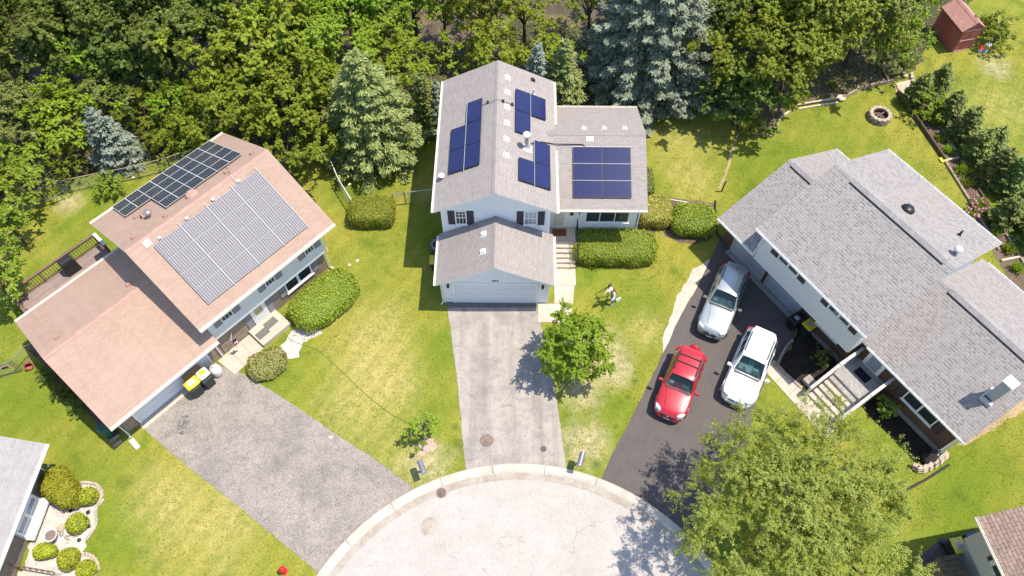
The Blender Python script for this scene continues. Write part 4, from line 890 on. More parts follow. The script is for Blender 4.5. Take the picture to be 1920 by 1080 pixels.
# ================================================================ chain link fences
def chain(name,pts,label,h=1.2,step=2.4,rail=None,group='chain link fences',sign=None,topc=None):
    rail=rail or M['steel']; o=thing(name,label,'fence',pts[0],0,group); b=pts[0]
    wm=MB(); tr=MB()
    for p,q in zip(pts,pts[1:]):
        p=p-b;q=q-b; L=(q-p).length;t=(q-p)/L; n=max(1,round(L/step))
        tr.tube([p+Vector((0,0,h)),q+Vector((0,0,h))],.028,6)
        for k in range(n+1):
            w=p+t*(L*k/n); MB().tube([w,w+Vector((0,0,h+.06))],.032,6).lathe([(.045,h+.06),(.01,h+.11)],w,6).build('post',rail,o)
        m=int(L/.17); H=h-.06
        for s in (1,-1):
            for k in range(-int(H/.17),m):
                x0=k*.17; a=max(0,-x0); e=min(H,L-x0)
                if e<=a: continue
                z=lambda d:(.05+d) if s>0 else (.05+H-d)
                wm.tube([p+t*(x0+a)+Vector((0,0,z(a))),p+t*(x0+e)+Vector((0,0,z(e)))],.004,3,cap=False)
    tr.build('top_rail',topc or rail,o); wm.build('wire_mesh',M['steel'],o)
    if sign:
        i,u=sign; p=pts[i]-b;q=pts[i+1]-b;t=(q-p).normalized(); c=p+(q-p)*u; an=math.atan2(t.y,t.x)
        s=MB().obox((c.x,c.y,.85),(.42,.02,.28),an); so=s.build('warning_sign',M['white'],o); nrm=Vector((t.y,-t.x,0))
        MB().obox((c.x+nrm.x*.013,c.y+nrm.y*.013,.85),(.36,.008,.20),an).build('panel',M['flagred'],so)
        k=MB()
        for d in (-.10,0.0,.09): k.obox((c.x+nrm.x*.019+t.x*d,c.y+nrm.y*.019+t.y*d,.86),(.07,.006,.11),an)
        k.build('lettering',M['black'],so)
    return o
def T(px,py,h=1.2):
    p=P(px,py,h); return Vector((p.x,p.y,0))
chain('chain_link_fence',[T(-40,400),T(40,373),T(72,355)],'short stretch of chain link fence at the far left under leafy trees')
chain('chain_link_fence',[T(104,341),T(186,324),T(250,312),T(310,296),T(380,274),T(425,258)],'long chain link fence with rusty top rail behind the pink roofed house',topc=M['timber'],step=2.0)
g=thing('chain_link_gate','open chain link gate leaf between the two left fence stretches','gate',T(98,340),0)
a=T(98,340)-T(98,340); b=T(72,355)-T(98,340)
MB().tube([a+Vector((0,0,.08)),a+Vector((0,0,1.2)),b+Vector((0,0,1.2)),b+Vector((0,0,.08)),a+Vector((0,0,.08))],.026,6).tube([(a+b)/2+Vector((0,0,.08)),(a+b)/2+Vector((0,0,1.2))],.018,6).build('frame',M['steel'],g)
wm=MB(); L=b.length; t=b/L
for k in range(int(L/.17)): wm.tube([t*(k*.17+.1)+Vector((0,0,.1)),t*(k*.17+.1)+Vector((0,0,1.18))],.004,3)
wm.build('wire_mesh',M['steel'],g)
chain('chain_link_fence',[T(527,303),T(546,293),T(574,280)],'chain link fence with red warning sign behind the back corner of the pink roof',step=1.0,sign=(1,.3))
chain('chain_link_fence',[T(612,283),T(634,335),T(658,374)],'chain link fence running from the big spruce down to the square hedge',step=2.6,rail=M['ventw'])
chain('chain_link_fence',[T(735,364),T(757,361),T(818,354)],'chain link fence between the square hedge and the white house',step=1.6)
chain('chain_link_fence',[T(-20,690),T(17,680)],'chain link fence with a red warning sign at the left edge of the picture',sign=(0,.6),step=1.3)
chain('chain_link_fence',[T(20,677),T(45,650),T(62,642)],'short chain link fence meeting the garage wall of the pink roofed house',step=1.3)
o=MB(); q0,q1=P(1256,375),P(1290,381); o.tube([q0+Vector((0,0,.05)),q1+Vector((0,0,.05))],.05,8); tag(o.build('white_pipe',M['offwhite']),'thin white pipe lying on grass between the two clipped hedges','pipe')

# ================================================================ garden behind the grey house
def beam(name,a,b,w,h,z0,label,mat,cat='timber',group='garden edging timbers',stack_=1):
    a=Vector(a);b=Vector(b);t=b-a; o=thing(name,label,cat,a,math.atan2(t.y,t.x),group)
    for k in range(stack_): MB().box(0,t.length,-w/2+k*.012,w/2+k*.012,z0+k*h,z0+k*h+h-.004).build('log',mat,o,bevel=.015)
    return o
E_=[((1398,249),(1447,257),'front end of the small shrub bed beside the wire line','timber',1),
((1447,257),(1463,222),'side of the small shrub bed next to open lawn','timber',1),
((1463,222),(1495,199),'short bend between the shrub bed and the bleached rails','timberl',1),
((1580,186),(1605,173),'middle of the back bed just right of the flat log end','timber',2),
((1604,170),(1674,154),'back bed, double rail right next to the plank landing','timber',2),
((1630,95),(1665,152),'half shaded divider running back across bare soil','timberd',1),
((1682,174),(1725,237),'shaded left edge of the leafy raised bed','timberd',2),
((1725,237),(1770,302),'left edge of the long bed below the round shrub','timberd',2),
((1770,302),(1820,382),'left edge of the long bed beside the grey roof corner','timber',1),
((1820,382),(1872,470),'left edge of the long bed behind the pink flowers','timber',1),
((1748,212),(1795,292),'right edge of the long bed under the dark conifers','timber',1),
((1795,292),(1858,395),'right edge of the long bed across from the pink flowers','timberd',1),
((1858,395),(1925,505),'right edge of the long bed running out of the picture','timber',1),
((1776,301),(1797,297),'cross board beside the bright seed bag','timberl',1),
((1838,400),(1858,394),'cross board behind the pink flowers','timber',1),
((1866,447),(1884,440),'cross board in the bare part of the long bed','timberd',1),
((1876,490),(1910,483),'last cross board of the long bed','timberl',1)]
for a,b,l,m,s in E_: beam('edging_timber',P(*a),P(*b),.14,.15,0,'weathered timber: '+l,M[m],stack_=s)
for k,(a,b) in enumerate((((1494,196),(1572,183)),((1494,202),(1572,189)))):
    o=beam('bleached_rail',P(*a,.2),P(*b,.2),.13,.12,.12 if k==0 else .0,('upper' if k==0 else 'lower')+' of two bleached rails edging the shady back bed',M['timberl'],'rail','bleached rails')
    o.location.z=0
for x,y in ((1496,199),): pass
o=MB().lathe([(.30,0),(.31,.1),(.27,.14),(.01,.145)],(0,0,.08),12).build('stump_slice',M['timberl']); o.location=P(1576,186); tag(o,'flat pale tree stump slice at the end of the bleached rails','stump')
pl=MB()
for k in range(6):
    a=P(1680+k*1.4,160+k*3.6); b=P(1711+k*1.6,152+k*3.6); t=b-a; pl.obox(((a+b)/2)+Vector((0,0,.07)),(t.length,.20,.05),math.atan2(t.y,t.x))
tag(pl.build('plank_landing',M['timberl']),'small landing of pale planks at the corner of the garden beds','landing')
for k,(x,y,l) in enumerate(((1694,139,'first, nearest the leaning poles'),(1697,145,'second from the leaning poles'),(1707,141,'outer row, back one'),(1709,147,'outer row, middle one'),(1710,155,'outer row, front one with a hollow'),(1713,160,'front corner beside the plank landing'))):
    o=MB().obox((0,0,.1),(.34,.24,.2)).build('concrete_block',M['stone'],bevel=.025); o.location=P(x,y); o.rotation_euler=(0,0,R_(20+k*13)); tag(o,'tan concrete block: '+l,'block','loose blocks by the landing')
for k,(a,b) in enumerate((((1690,138),(1708,112)),((1701,132),(1713,113)))):
    p=P(*a); q=P(b[0],b[1],1.5); o=MB().tube([p,q],.035,6).build('leaning_pole',M['stoneg']); tag(o,('left' if k==0 else 'right')+' of two pale poles leaning by the loose blocks','pole')
# fire pit
o=thing('fire_pit','round stone fire pit with charred inside on the back lawn','fire pit',P(1647,221))
for c in range(3):
    mb=MB(); nb=13; rr=.66-.02*c
    for k in range(nb):
        t=6.2832*(k+.5*(c%2))/nb; mb.obox((rr*math.cos(t),rr*math.sin(t),.075+c*.15),(.25,.285,.146),t)
    mb.build('stone_ring',M['stoneg'] if c<2 else M['stone'],o,bevel=.02)
MB().lathe([(.54,0),(.54,.43),(.52,.43),(.50,.05),(.01,.05)],(0,0,.01),24,cap=False).build('liner',plain('sooty_rust',(.14,.07,.05),.9,0,0,.3,6),o)
lg=MB().tube([(-.35,-.1,.12),(.3,.2,.34)],.045,7).tube([(-.2,.25,.12),(.25,-.22,.28)],.04,7).tube([(0,-.35,.1),(.05,.3,.22)],.035,7); lg.build('logs',M['barkl'],o)
sack(P(1769,300)+Vector((0,0,.02)),R_(20),(.62,.42,.14),[plain('yellow_bag',(.75,.60,.05),.5),plain('seed_bag_green',(.05,.30,.08),.5),plain('seed_bag_green2',(.03,.35,.12),.5)],'small yellow and green seed bag on the long garden bed')
# shed
sp=P(1800,96); o=thing('shed','red brown wooden garden shed with double doors half under the trees','shed',P(1781,98),R_(14))
MB().extr([(-.02,0),(1.62,0),(1.62,1.95),(.80,2.45),(-.02,1.95)],'y',.0,2.6).build('wall',M['shed'],o)
roof(o,'y',-.12,2.7,[(-.16,1.93),(.80,2.58),(1.76,1.93)],M['shedroof'],M['shedd'],M['shedroof'])
sdm=MB()
for a,b in ((.12,.78),(.82,1.48)): 
    sdm.box(a,b,-.03,0,.08,1.85)
    for x in (a,b-.07): sdm.box(x,x+.07,-.05,-.03,.08,1.85)
    for z in (.08,.95,1.78): sdm.box(a+.07,b-.07,-.05,-.03,z,z+.07)
    sdm.build('door',M['shed'],o); sdm=MB()
for z in (.98,1.87,.03): MB().box(.2,1.4,-.075,-.052,z,z+.06).build('batten',M['shedl'],o)
for x in (-.03,.05): MB().box(x,x+.06,-.04,-.002,0,1.95).build('corner_board',M['shedd'],o)
boxvent(o,1.05,.6,lambda x,y:2.58-.68*abs(x-.8),M['steel'],.22,.2)
o=thing('bucket','white bucket with red lid on the grass beside the shed','bucket',P(1836,97)); MB().lathe([(.14,0),(.17,.34)],(0,0,0),14).build('body',M['ivory'],o); MB().lathe([(.18,.345),(.18,.38),(.01,.40)],(0,0,0),14).build('lid',M['red'],o)
o=thing('garden_ornament','white and blue garden ornament right of the red lidded bucket','ornament',P(1846,96)); MB().lathe([(.18,0),(.16,.1),(.08,.2),(.12,.5),(.22,.62),(.05,.68),(.01,.7)],(0,0,0),12).build('body',plain('blue_white_glaze',(.40,.44,.55),.3,0,0,.4,8),o); MB().obox((.15,.1,.5),(.3,.04,.3),.5,.4).build('wing',M['white'],o)
# drain pipes at the grey house
o=MB().tube([P(1341,377)+Vector((0,0,.06)),P(1341,405)+Vector((0,0,.06)),P(1345,440)+Vector((0,0,.06)),P(1354,452)+Vector((0,0,.10))],.055,8).build('drain_pipe',M['pipe']); tag(o,'black flexible drain pipe beside the clipped hedge and the grey roof corner','pipe')
o=MB().tube([P(1353,359),P(1361,340,1.0)],.05,8).build('leaning_stake',M['pipe']); tag(o,'short black stake leaning at the lawn trench','stake')
o=MB().tube([P(1779,872)+Vector((0,0,.06)),P(1735,900)+Vector((0,0,.06)),P(1690,924)+Vector((0,0,.06))],.06,8).build('drain_pipe',M['pipe']); tag(o,'black drain pipe running over grass from the tan block wall','pipe')
# tan block retaining corner
o=thing('block_wall','low curved wall of tan blocks under the grey house corner','wall',P(1745,876))
for c in range(3):
    mb=MB()
    for k,(x,y) in enumerate(((1716,880),(1724,884),(1733,883),(1743,879),(1753,873),(1763,866),(1771,859))):
        p=P(x,y)-P(1745,876); mb.obox(p+Vector((-.04*c,.05*c,.07+c*.13)),(.33,.22,.126),R_(40 if k>2 else (-25+k*25)))
    mb.build('block_course',M['stone'],o,bevel=.02)
o=MB().lathe([(.5,.0),(.42,.30),(.25,.40),(.01,.42)],(0,0,0),12).build('mulch_heap',M['mulch'],smooth=True); o.location=P(1741,862); tag(o,'dark mulch heap inside the tan block wall','mulch')
bl=MB()
for k in range(13):
    t=k/12; x=1484+(1454-1484)*t**.7; y=640+(690-640)*t; p=P(x,y); bl.obox(p+Vector((0,0,.06)),(.2,.16,.12),R_(60+k*3))
tag(bl.build('edging_stones',M['stoneg'],bevel=.02),'curved row of grey edging stones between the dark driveway and the mulch bed','edging'); bl=MB()
for k in range(9): 
    t=k/8; p=P(1458+(1500-1458)*t,690+(726-690)*t); bl.obox(p+Vector((0,0,.06)),(.2,.15,.12),R_(-41))
tag(bl.build('edging_stones',M['stoneg'],bevel=.02),'straight row of grey edging stones between the front walk and the mulch bed','edging')
o=MB().obox((0,0,.15),(.62,.52,.3),-.99).build('stone_block',M['stoneg'],bevel=.03); o.location=P(1516,718); tag(o,'large flat stone block at the foot of the stoop railing','stone')
o=thing('garden_flag','faded lavender garden flag on a stake in the dark bed','flag',P(1556,700)); MB().tube([(0,0,0),(0,0,.95),(.4,-.5,.95)],.012,5).build('stake',M['blackm'],o)
fb=MB()
for k in range(5): fb.face([(.08*k,-.1*k,.94),(.08*(k+1),-.1*(k+1),.94),(.08*(k+1)+.03,-.1*(k+1)+.04*(k%2),.45),(.08*k+.03,-.1*k+.04*((k+1)%2),.45)])
fb.build('cloth',plain('lavender_cloth',(.36,.34,.46),.8),o)
# brown bench top / wood stack and rail at the brown roofed house
he=lambda *l:hw(0,P(1832,969,4.9),R_(-80.7),*l)
q=he((1.75,.0))[0]; o=thing('storage_chest','brown slatted wooden chest standing against the grey wall at lower right','chest',Vector((q.x,q.y,0)),R_(-80.7)+math.pi/2*0)
MB().box(-.75,.75,-.55,.5,0,1.5).build('body',M['railw'],o); tp=MB()
for k in range(7): tp.box(-.80+k*.23,-.80+k*.23+.215,-.6,.5,1.5,1.55)
tp.build('lid',plain('mossy_brown_boards',(.13,.10,.06),.85,0,0,.4,6),o)
q=he((3.0,-.35),(9,-.35)); o=MB().obox(((q[0]+q[1])/2).to_tuple()[:2]+(.35,),((q[1]-q[0]).length,.12,.7),math.atan2((q[1]-q[0]).y,(q[1]-q[0]).x)).build('low_wall',M['concrete2']); tag(o,'low grey concrete wall by the lower right house','wall')
# yard of the bottom left house
o=thing('bird_bath','grey stone bird bath among pebbles in the white rock bed','bird bath',P(106,1009))
MB().lathe([(.22,0),(.18,.06),(.09,.12),(.08,.45),(.15,.52),(.32,.58),(.34,.62),(.30,.62),(.18,.57),(.01,.56)],(0,0,0),18).build('basin',plain('pale_stone',(.55,.52,.48),.8,0,0,.25,6,.4,.3),o,smooth=False); MB().lathe([(.26,.60),(.01,.601)],(0,0,0),16).build('water',M['rust'],o)
for k,(x,y,s,m) in enumerate(((90,1005,.14,'stoneg'),(116,1002,.13,'stoneg'),(125,1007,.11,'stoneg'),(96,1016,.16,'whitegravel'),(133,958,.11,'blackm'),(166,961,.12,'blackm'),(167,987,.12,'blackm'),(149,1013,.11,'blackm'),(115,992,.2,'stone'),(118,988,.17,'stone'))):
    o=MB().lathe([(s*.7,0),(s,s*.35),(s*.75,s*.8),(.01,s*.95)],(0,0,0),7).build('garden_stone',M[m],bevel=.01); o.location=P(x,y); o.rotation_euler=(0,0,k*.8)
    tag(o,['grey stone left of the bird bath','small grey stone up right of the bird bath','small grey stone right of the bird bath','white stone in front of the bird bath','dark stone under the big oval shrub','dark stone below the round shrub at the top of the rock bed','dark stone right of the middle round shrub','dark stone at the right rim of the rock bed','larger tan stone behind the bird bath','tan stone touching the larger one behind the bird bath'][k],'stone')
for lab,pts in (('curved tan edging bricks around the top and right rim of the rock bed',((150,906),(157,905),(164,905),(171,906),(178,908),(184,911),(189,916),(192,923),(192,931),(189,938),(185,945),(181,953),(180,961),(181,969),(182,977),(180,985),(176,993),(171,1001),(166,1008))),
 ('short inner row of tan bricks left of the lower round shrubs in the rock bed',((133,985),(132,991),(131,997),(130,1003),(129,1009),(128,1015))),
 ('short row of tan edging bricks at the lower right rim of the rock bed',((158,1040),(164,1039),(170,1041),(176,1045),(181,1051),(184,1058),(185,1065)))):
    ed=MB()
    for k,(x,y) in enumerate(pts):
        p=P(x,y); q=P(*pts[min(k+1,len(pts)-1)]) if k<len(pts)-1 else p+(p-P(*pts[k-1])); ed.obox(p+Vector((0,0,.05)),(.24,.14,.1),math.atan2((q-p).y,(q-p).x))
    tag(ed.build('edging_stones',M['stone'],bevel=.02),lab,'edging')
o=thing('metal_railing','dark thin metal railing at the step of the lower left house','railing',P(27,1063)); a=Vector((0,0,0)); b=P(115,1078)-P(27,1063); t=b.normalized()
r=MB().tube([a+Vector((0,0,.9)),b+Vector((0,0,.9))],.02,6).tube([a+Vector((0,0,.45)),b+Vector((0,0,.45))],.014,6)
for k in range(9): r.tube([b*(k/8),b*(k/8)+Vector((0,0,.9))],.012,5)
r.build('rail',M['railw'],o)
slabs('front_walk',[[P(36,1072),P(115,1082),P(118,1180),P(20,1180)]],M['concrete'],.12)
for k,(x,y,l) in enumerate(((655,497,'white paper scrap on the grass above the large oval hedge'),(670,489,'white paper scrap right of the other one above the large oval hedge'),(102,925,'pale stone on the grass beside the large oval shrub'),(620,820,'pale pebble patch at the right edge of the left driveway'),(655,346,'pale flat stone on the lawn beside the chain link fence'),(91,873-0,'white pebble at the corner of the lower left house'),(250,333,'white bucket shaped stone at the foot of the long fence'))):
    o=MB().lathe([(.07,0),(.085,.03),(.06,.06),(.01,.07)],(0,0,0),7).build('pale_stone',M['ivory']); o.location=P(x,y); o.rotation_euler=(0,0,k); o.scale=(1.3,1,1); tag(o,l,'stone')
# ================================================================ vegetation
def quads(name,C,U,V,mats,extra=None,mi=None):
    """many small leaf faces: rhombus C-U, C-V, C+U, C+V"""
    n=len(C); vs=np.empty((n,4,3),np.float32); vs[:,0]=C-U; vs[:,1]=C-V; vs[:,2]=C+U; vs[:,3]=C+V
    vs=vs.reshape(-1,3); f=np.arange(n*4,dtype=np.int32)
    ev,ef=(np.zeros((0,3),np.float32),[]) if extra is None else extra
    nv=len(vs); tot=[4]*n+[len(q) for q in ef]; loops=np.concatenate([f]+[np.array(q,np.int32)+nv for q in ef]) if ef else f
    allv=np.concatenate([vs,np.asarray(ev,np.float32).reshape(-1,3)])
    me=bpy.data.meshes.new(name); me.vertices.add(len(allv)); me.vertices.foreach_set('co',allv.ravel())
    me.loops.add(len(loops)); me.loops.foreach_set('vertex_index',loops)
    tot=np.array(tot,np.int32); st=np.concatenate([[0],np.cumsum(tot)[:-1]]).astype(np.int32)
    me.polygons.add(len(tot)); me.polygons.foreach_set('loop_start',st)
    if mi is not None or ef: 
        m=np.zeros(len(tot),np.int32)
        if mi is not None: m[:n]=mi
        if ef: m[n:]=len(mats)-1 
        me.polygons.foreach_set('material_index',m)
    for x in mats: me.materials.append(x)
    me.update(calc_edges=True); me.validate(); return me
def unit(n,rng): 
    d=rng.normal(size=(n,3)); return d/np.linalg.norm(d,axis=1,keepdims=True)
def frames(nrm,rng,ln,wd):
    """tangent vectors for leaves with the given normals"""
    t=np.cross(nrm,unit(len(nrm),rng)); t/=np.linalg.norm(t,axis=1,keepdims=True)+1e-9
    b=np.cross(nrm,t); b/=np.linalg.norm(b,axis=1,keepdims=True)+1e-9
    return t*ln[:,None],b*wd[:,None]
def crown(seed,R=(3,3,2.6),ncl=60,rc=.7,npl=170,leaf=.13,zlow=-.55,flat=.65,lob=.28,shell=.62,asp=.62):
    """clumped crown about the origin"""
    rng=np.random.default_rng(seed); R=np.array(R); d=unit(ncl*4,rng); d=d[d[:,2]>zlow][:ncl]; ncl=len(d)
    ph=rng.uniform(0,6.28,3); lobes=1+lob*np.sin(d[:,0]*3.1+ph[0])*np.sin(d[:,1]*3.7+ph[1])+lob*.6*np.sin(d[:,2]*4+ph[2]+d[:,0]*2)
    rad=(shell+(1-shell)*rng.random(ncl)**.6)*lobes
    inner=rng.random(ncl)<.2; rad[inner]*=.55
    cen=d*R*rad[:,None]; size=rc*rng.uniform(.55,1.3,ncl)
    k=rng.integers(0,ncl,ncl*npl); k=np.concatenate([k,np.repeat(np.arange(ncl),10)]); n=len(k)
    # leafy twigs fan out of every clump
    J=11; tw=unit(ncl*J,rng).reshape(ncl,J,3)+d[:,None,:]*.55+np.array([0,0,.30]); tw/=np.linalg.norm(tw,axis=2,keepdims=True); tl=rng.uniform(.55,1.55,(ncl,J))
    j=rng.integers(0,J,n); t=.12+.88*rng.random(n)**.75; e=tw[k,j]
    pos=cen[k]+e*(t*tl[k,j]*size[k])[:,None]*np.array([1,1,flat])+unit(n,rng)*(size[k]*(.10+.20*(1-t))*rng.random(n)**.5)[:,None]
    nr=e*.5+d[k]*.3+unit(n,rng)*.65+np.array([.15,0,.75]); nr/=np.linalg.norm(nr,axis=1,keepdims=True)
    l=leaf*rng.uniform(.6,1.35,n); U,V=frames(nr,rng,l,l*asp)
    return pos,U,V,cen
def trunk(h,r,cen,seed,zc,nl=9,mat=None,name='trunk',sub=.35):
    rr=random.Random(seed); mb=MB(); top=Vector((rr.uniform(-.2,.2),rr.uniform(-.2,.2),zc+.3))
    pts=[Vector((0,0,-.1)),Vector((0,0,.25)),Vector((top.x*.3,top.y*.3,h*.5)),Vector((top.x*.7,top.y*.7,(h*.5+top.z)/2)),top]
    mb.tube(pts,[r*1.5,r,r*.85,r*.6,r*.25],8)
    idx=list(range(len(cen))); rr.shuffle(idx)
    for i in idx[:nl]:
        c=Vector(cen[i])+Vector((0,0,zc)); a=pts[2].lerp(pts[3],rr.random()); m=a.lerp(c,.5)+Vector((rr.uniform(-.2,.2),rr.uniform(-.2,.2),rr.uniform(0,.35)))
        mb.tube([a,m,c],[r*sub,r*sub*.6,r*.09],5,cap=False)
        for _ in range(2):
            e=c+Vector((rr.uniform(-.5,.5),rr.uniform(-.5,.5),rr.uniform(-.1,.5))); mb.tube([m,m.lerp(e,.5)+Vector((0,0,.1)),e],[r*sub*.4,r*sub*.3,r*.05],4,cap=False)
    return mb
def meshof(mb,name,mat):
    o=mb.build(name,mat); me=o.data; bpy.data.objects.remove(o); return me
LEAF={
 'yel':leafm('yellow_green_leaves',(.20,.27,.018),(.42,.49,.050),(.29,.36,.026),.42),
 'mid':leafm('mid_green_leaves',(0.151, 0.23, 0.022),(0.448, 0.549, 0.067),(0.263, 0.353, 0.034),.44),
 'dark':leafm('dark_green_leaves',(0.073, 0.123, 0.025),(0.314, 0.403, 0.067),(0.129, 0.19, 0.029),.42),
 'oliv':leafm('olive_leaves',(.15,.20,.035),(.37,.42,.11),(.24,.29,.055),.40),
 'lush':leafm('lush_leaves',(.165,.26,.018),(.42,.53,.050),(.26,.37,.028),.45),
 'hedge':leafm('hedge_leaves',(.165,.225,.020),(.44,.49,.060),(.29,.35,.035),.3,1.1),
 'hedg2':leafm('bronze_hedge_leaves',(0.248, 0.224, 0.035),(0.614, 0.507, 0.13),(0.413, 0.366, 0.059),.28,1.1),
 'blue':leafm('blue_spruce_needles',(.095,.128,.082),(.40,.44,.30),(.21,.255,.155),.10,.9,.6),
 'spru':leafm('green_spruce_needles',(.085,.135,.032),(.40,.45,.14),(.21,.27,.08),.12,.9,.6),
 'silv':leafm('silver_spruce_needles',(.15,.195,.145),(.44,.49,.38),(.25,.31,.22),.10,.9,.6),
 'cedar':leafm('dark_conifer_needles',(.10,.145,.03),(.31,.36,.09),(.17,.22,.045),.2,.9,.6),
 'arb':leafm('golden_green_cedar',(.20,.25,.014),(.52,.53,.045),(.36,.39,.025),.25,1.5),
 'locu':leafm('feathery_olive_leaves',(.20,.27,.028),(.56,.62,.16),(.33,.40,.055),.48,.5),
 'sage':leafm('sage_shrub_leaves',(.30,.31,.08),(.58,.56,.20),(.42,.42,.13),.3,1.2),
 'pink':plain('pink_petals',(.75,.32,.46),.7,0,0,.25,9),
}
DECK={}   # shared crown meshes
def tree_mesh(kind,seed,leafmat,bark,zc,**kw):
    key=(kind,seed,leafmat)
    if key not in DECK:
        p,U,V,cen=crown(seed,**kw); me=quads('crown',p,U,V,[LEAF[leafmat]])
        DECK[key]=(me,meshof(trunk(zc,.05*kw['R'][0]+.04,cen,seed,zc,12),'trunk',M[bark]))
    return DECK[key]
def put_tree(name,label,cat,kind,seed,leafmat,bark,zc,px,py,zt,Rpx,group=None,rz=None,zs=1.0,**kw):
    """stand a tree so its crown centre is seen at (px,py) at real height zt with a crown radius of Rpx photo pixels"""
    cr,tr=tree_mesh(kind,seed,leafmat,bark,zc,**kw); q=P(px,py,zt)
    depth=(q.y*_cp+(CAMH-zt)*_sp); rad=Rpx*depth/FPX; s=rad/(kw['R'][0]*1.06)
    o=thing(name,label,cat,(q.x,q.y,0),random.uniform(0,6.28) if rz is None else rz,group)
    c=link('crown',cr,o); c.location=(0,0,zt); c.scale=(s,s,s*zs); t=link('trunk',tr,o); t.scale=(s,s,zt/zc); return o
K={'big':dict(R=(3,3,2.2),ncl=120,rc=.56,npl=390,leaf=.082,lob=.5,shell=.42,flat=.8),'med':dict(R=(2.4,2.4,1.9),ncl=85,rc=.45,npl=350,leaf=.069,lob=.5,shell=.45,flat=.8),
   'loose':dict(R=(2.4,2.4,1.9),ncl=75,rc=.42,npl=270,leaf=.064,lob=.48,shell=.5,asp=.42),'bush':dict(R=(1.4,1.4,1.0),ncl=46,rc=.36,npl=190,leaf=.052,zlow=-.75)}
def DT(kind,seed,leafm_,px,py,zt,Rpx,label,zc=None,bark='bark',name='tree',cat='tree',group='woodland trees',zs=1.0):
    zc={'big':5.5,'med':4.0,'loose':3.4,'bush':.9,'orn':3.0}[kind]
    return put_tree(name,label,cat,kind,seed,leafm_,bark,zc,px,py,zt,Rpx,group,None,zs,**K[kind])
# --- woodland behind the houses
DT('big',1,'dark',-45,40,4.62,115,'dark leafy tree reaching over the upper left corner edge')
DT('big',2,'dark',70,55,4.95,115,'dark olive tree crown in the upper left corner')
DT('big',1,'dark',185,40,4.95,110,'dark tree crown second from the upper left corner')
DT('big',2,'dark',300,62,4.62,108,'broad dark tree between the corner trees and the tall bright tree')
DT('med',3,'dark',255,130,2.79,70,'dark shaded tree over the gap left of the bright tree')
DT('big',2,'oliv',110,-20,5.28,90,'olive tinged treetop on the top edge at far left')
DT('big',1,'dark',390,-5,5.28,90,'dark treetop on the top edge left of the tall bright tree')
DT('big',2,'mid',235,-60,5.94,115,'treetop mostly above the picture at upper left')
DT('big',4,'yel',480,85,5.28,112,'tall bright yellow green tree behind the pink roofed house')
DT('big',5,'lush',425,180,3.96,92,'bright leafy tree low in front of the tall yellow green one')
DT('big',4,'lush',540,185,4.29,95,'full green tree just behind the pink roof ridge')
DT('big',5,'lush',600,62,5.28,95,'mid green tree between the tall bright tree and the spruce')
DT('med',6,'lush',345,195,2.79,58,'small bright tree left of the pink roof with bare stems under it')
DT('med',3,'lush',155,112,3.41,62,'bright green tree standing out of the dark trees at left')
DT('med',6,'mid',590,255,2.48,52,'small dense tree between pink roof and big spruce')
DT('big',5,'lush',640,-25,5.61,90,'treetop on the top edge above the big spruce')
DT('med',6,'lush',708,52,4.03,75,'mid green tree behind the tip of the big spruce')
DT('loose',7,'yel',785,112,3.10,78,'yellow green airy tree left of the white house roof')
DT('loose',8,'yel',700,128,2.79,48,'small yellow green tree touching the spruce tip')
DT('med',6,'lush',770,-25,5.28,85,'treetop on the top edge above the first creek bend')
DT('loose',7,'yel',950,88,3.41,92,'round yellow green airy tree behind the white house ridge')
DT('loose',8,'yel',1032,100,2.48,58,'small yellow green tree between the round one and the blue spruce')
DT('loose',8,'lush',905,165,1.74,40,'low light green tree hugging the back eave of the white house')
DT('loose',7,'lush',800,185,1.86,48,'light green thicket tree beside the columnar cedar')
DT('loose',7,'yel',905,-20,5.28,85,'dark treetop at the top edge above the second creek bend')
DT('big',1,'oliv',20,205,3.60,78,'olive green tree at the left edge above the fence')
DT('big',4,'yel',112,222,3.2,68,'spreading yellow green tree left of the small blue spruce')
DT('med',6,'mid',42,322,2.4,48,'green tree overhanging the left chain link fence')
DT('med',3,'mid',-12,345,3.41,78,'leafy tree at the left edge beside the fence end')
DT('loose',8,'yel',118,292,1.8,40,'small bright tree beside the open fence gate')
DT('med',3,'mid',2,410,2.6,42,'tree at the left edge shading the side lawn')
DT('med',6,'mid',-20,520,3.10,60,'tree mostly outside the left edge below the fence')
DT('loose',7,'yel',262,212,1.6,55,'yellow green thicket tree above the small blue spruce')
DT('loose',8,'oliv',200,180,1.98,60,'olive thicket tree at the edge of the dark gap')
DT('loose',8,'yel',300,262,1.1,36,'low pale thicket just behind the long fence')
DT('bush',9,'lush',355,262,0.84,40,'low green bush at the back corner of the pink roof',name='shrub',cat='shrub')
DT('bush',10,'lush',322,250,0.91,34,'leafy bush under the bare stems behind the fence',name='shrub',cat='shrub')
DT('bush',9,'mid',205,345,0.70,30,'bush crowding the long fence below the small blue spruce',name='shrub',cat='shrub')
DT('big',5,'mid',1455,85,5.28,108,'large green maple right of the blue spruce')
DT('big',4,'mid',1552,32,5.61,102,'large green maple above the bare soil bed')
DT('med',6,'lush',1488,112,3.41,62,'bright lower maple limbs over the soil bed')
DT('big',2,'oliv',1640,8,5.28,88,'olive green tree at the top edge left of the red shed')
DT('med',3,'dark',1395,175,2.79,72,'dark shaded tree between the blue spruce and the shrub bed')
DT('big',1,'dark',1385,20,5.28,80,'dark treetop between blue spruce and the large maple')
DT('med',3,'mid',1684,58,3.10,58,'green tree leaning over the left side of the red shed')
DT('med',6,'mid',1735,-22,3.72,52,'tree crown overhanging the red shed roof')
DT('loose',7,'oliv',1668,92,2.17,45,'small olive tree beside the leaning poles')
DT('bush',10,'lush',1866,44,1.1,30,'small bright bush right of the red shed',name='shrub',cat='shrub')
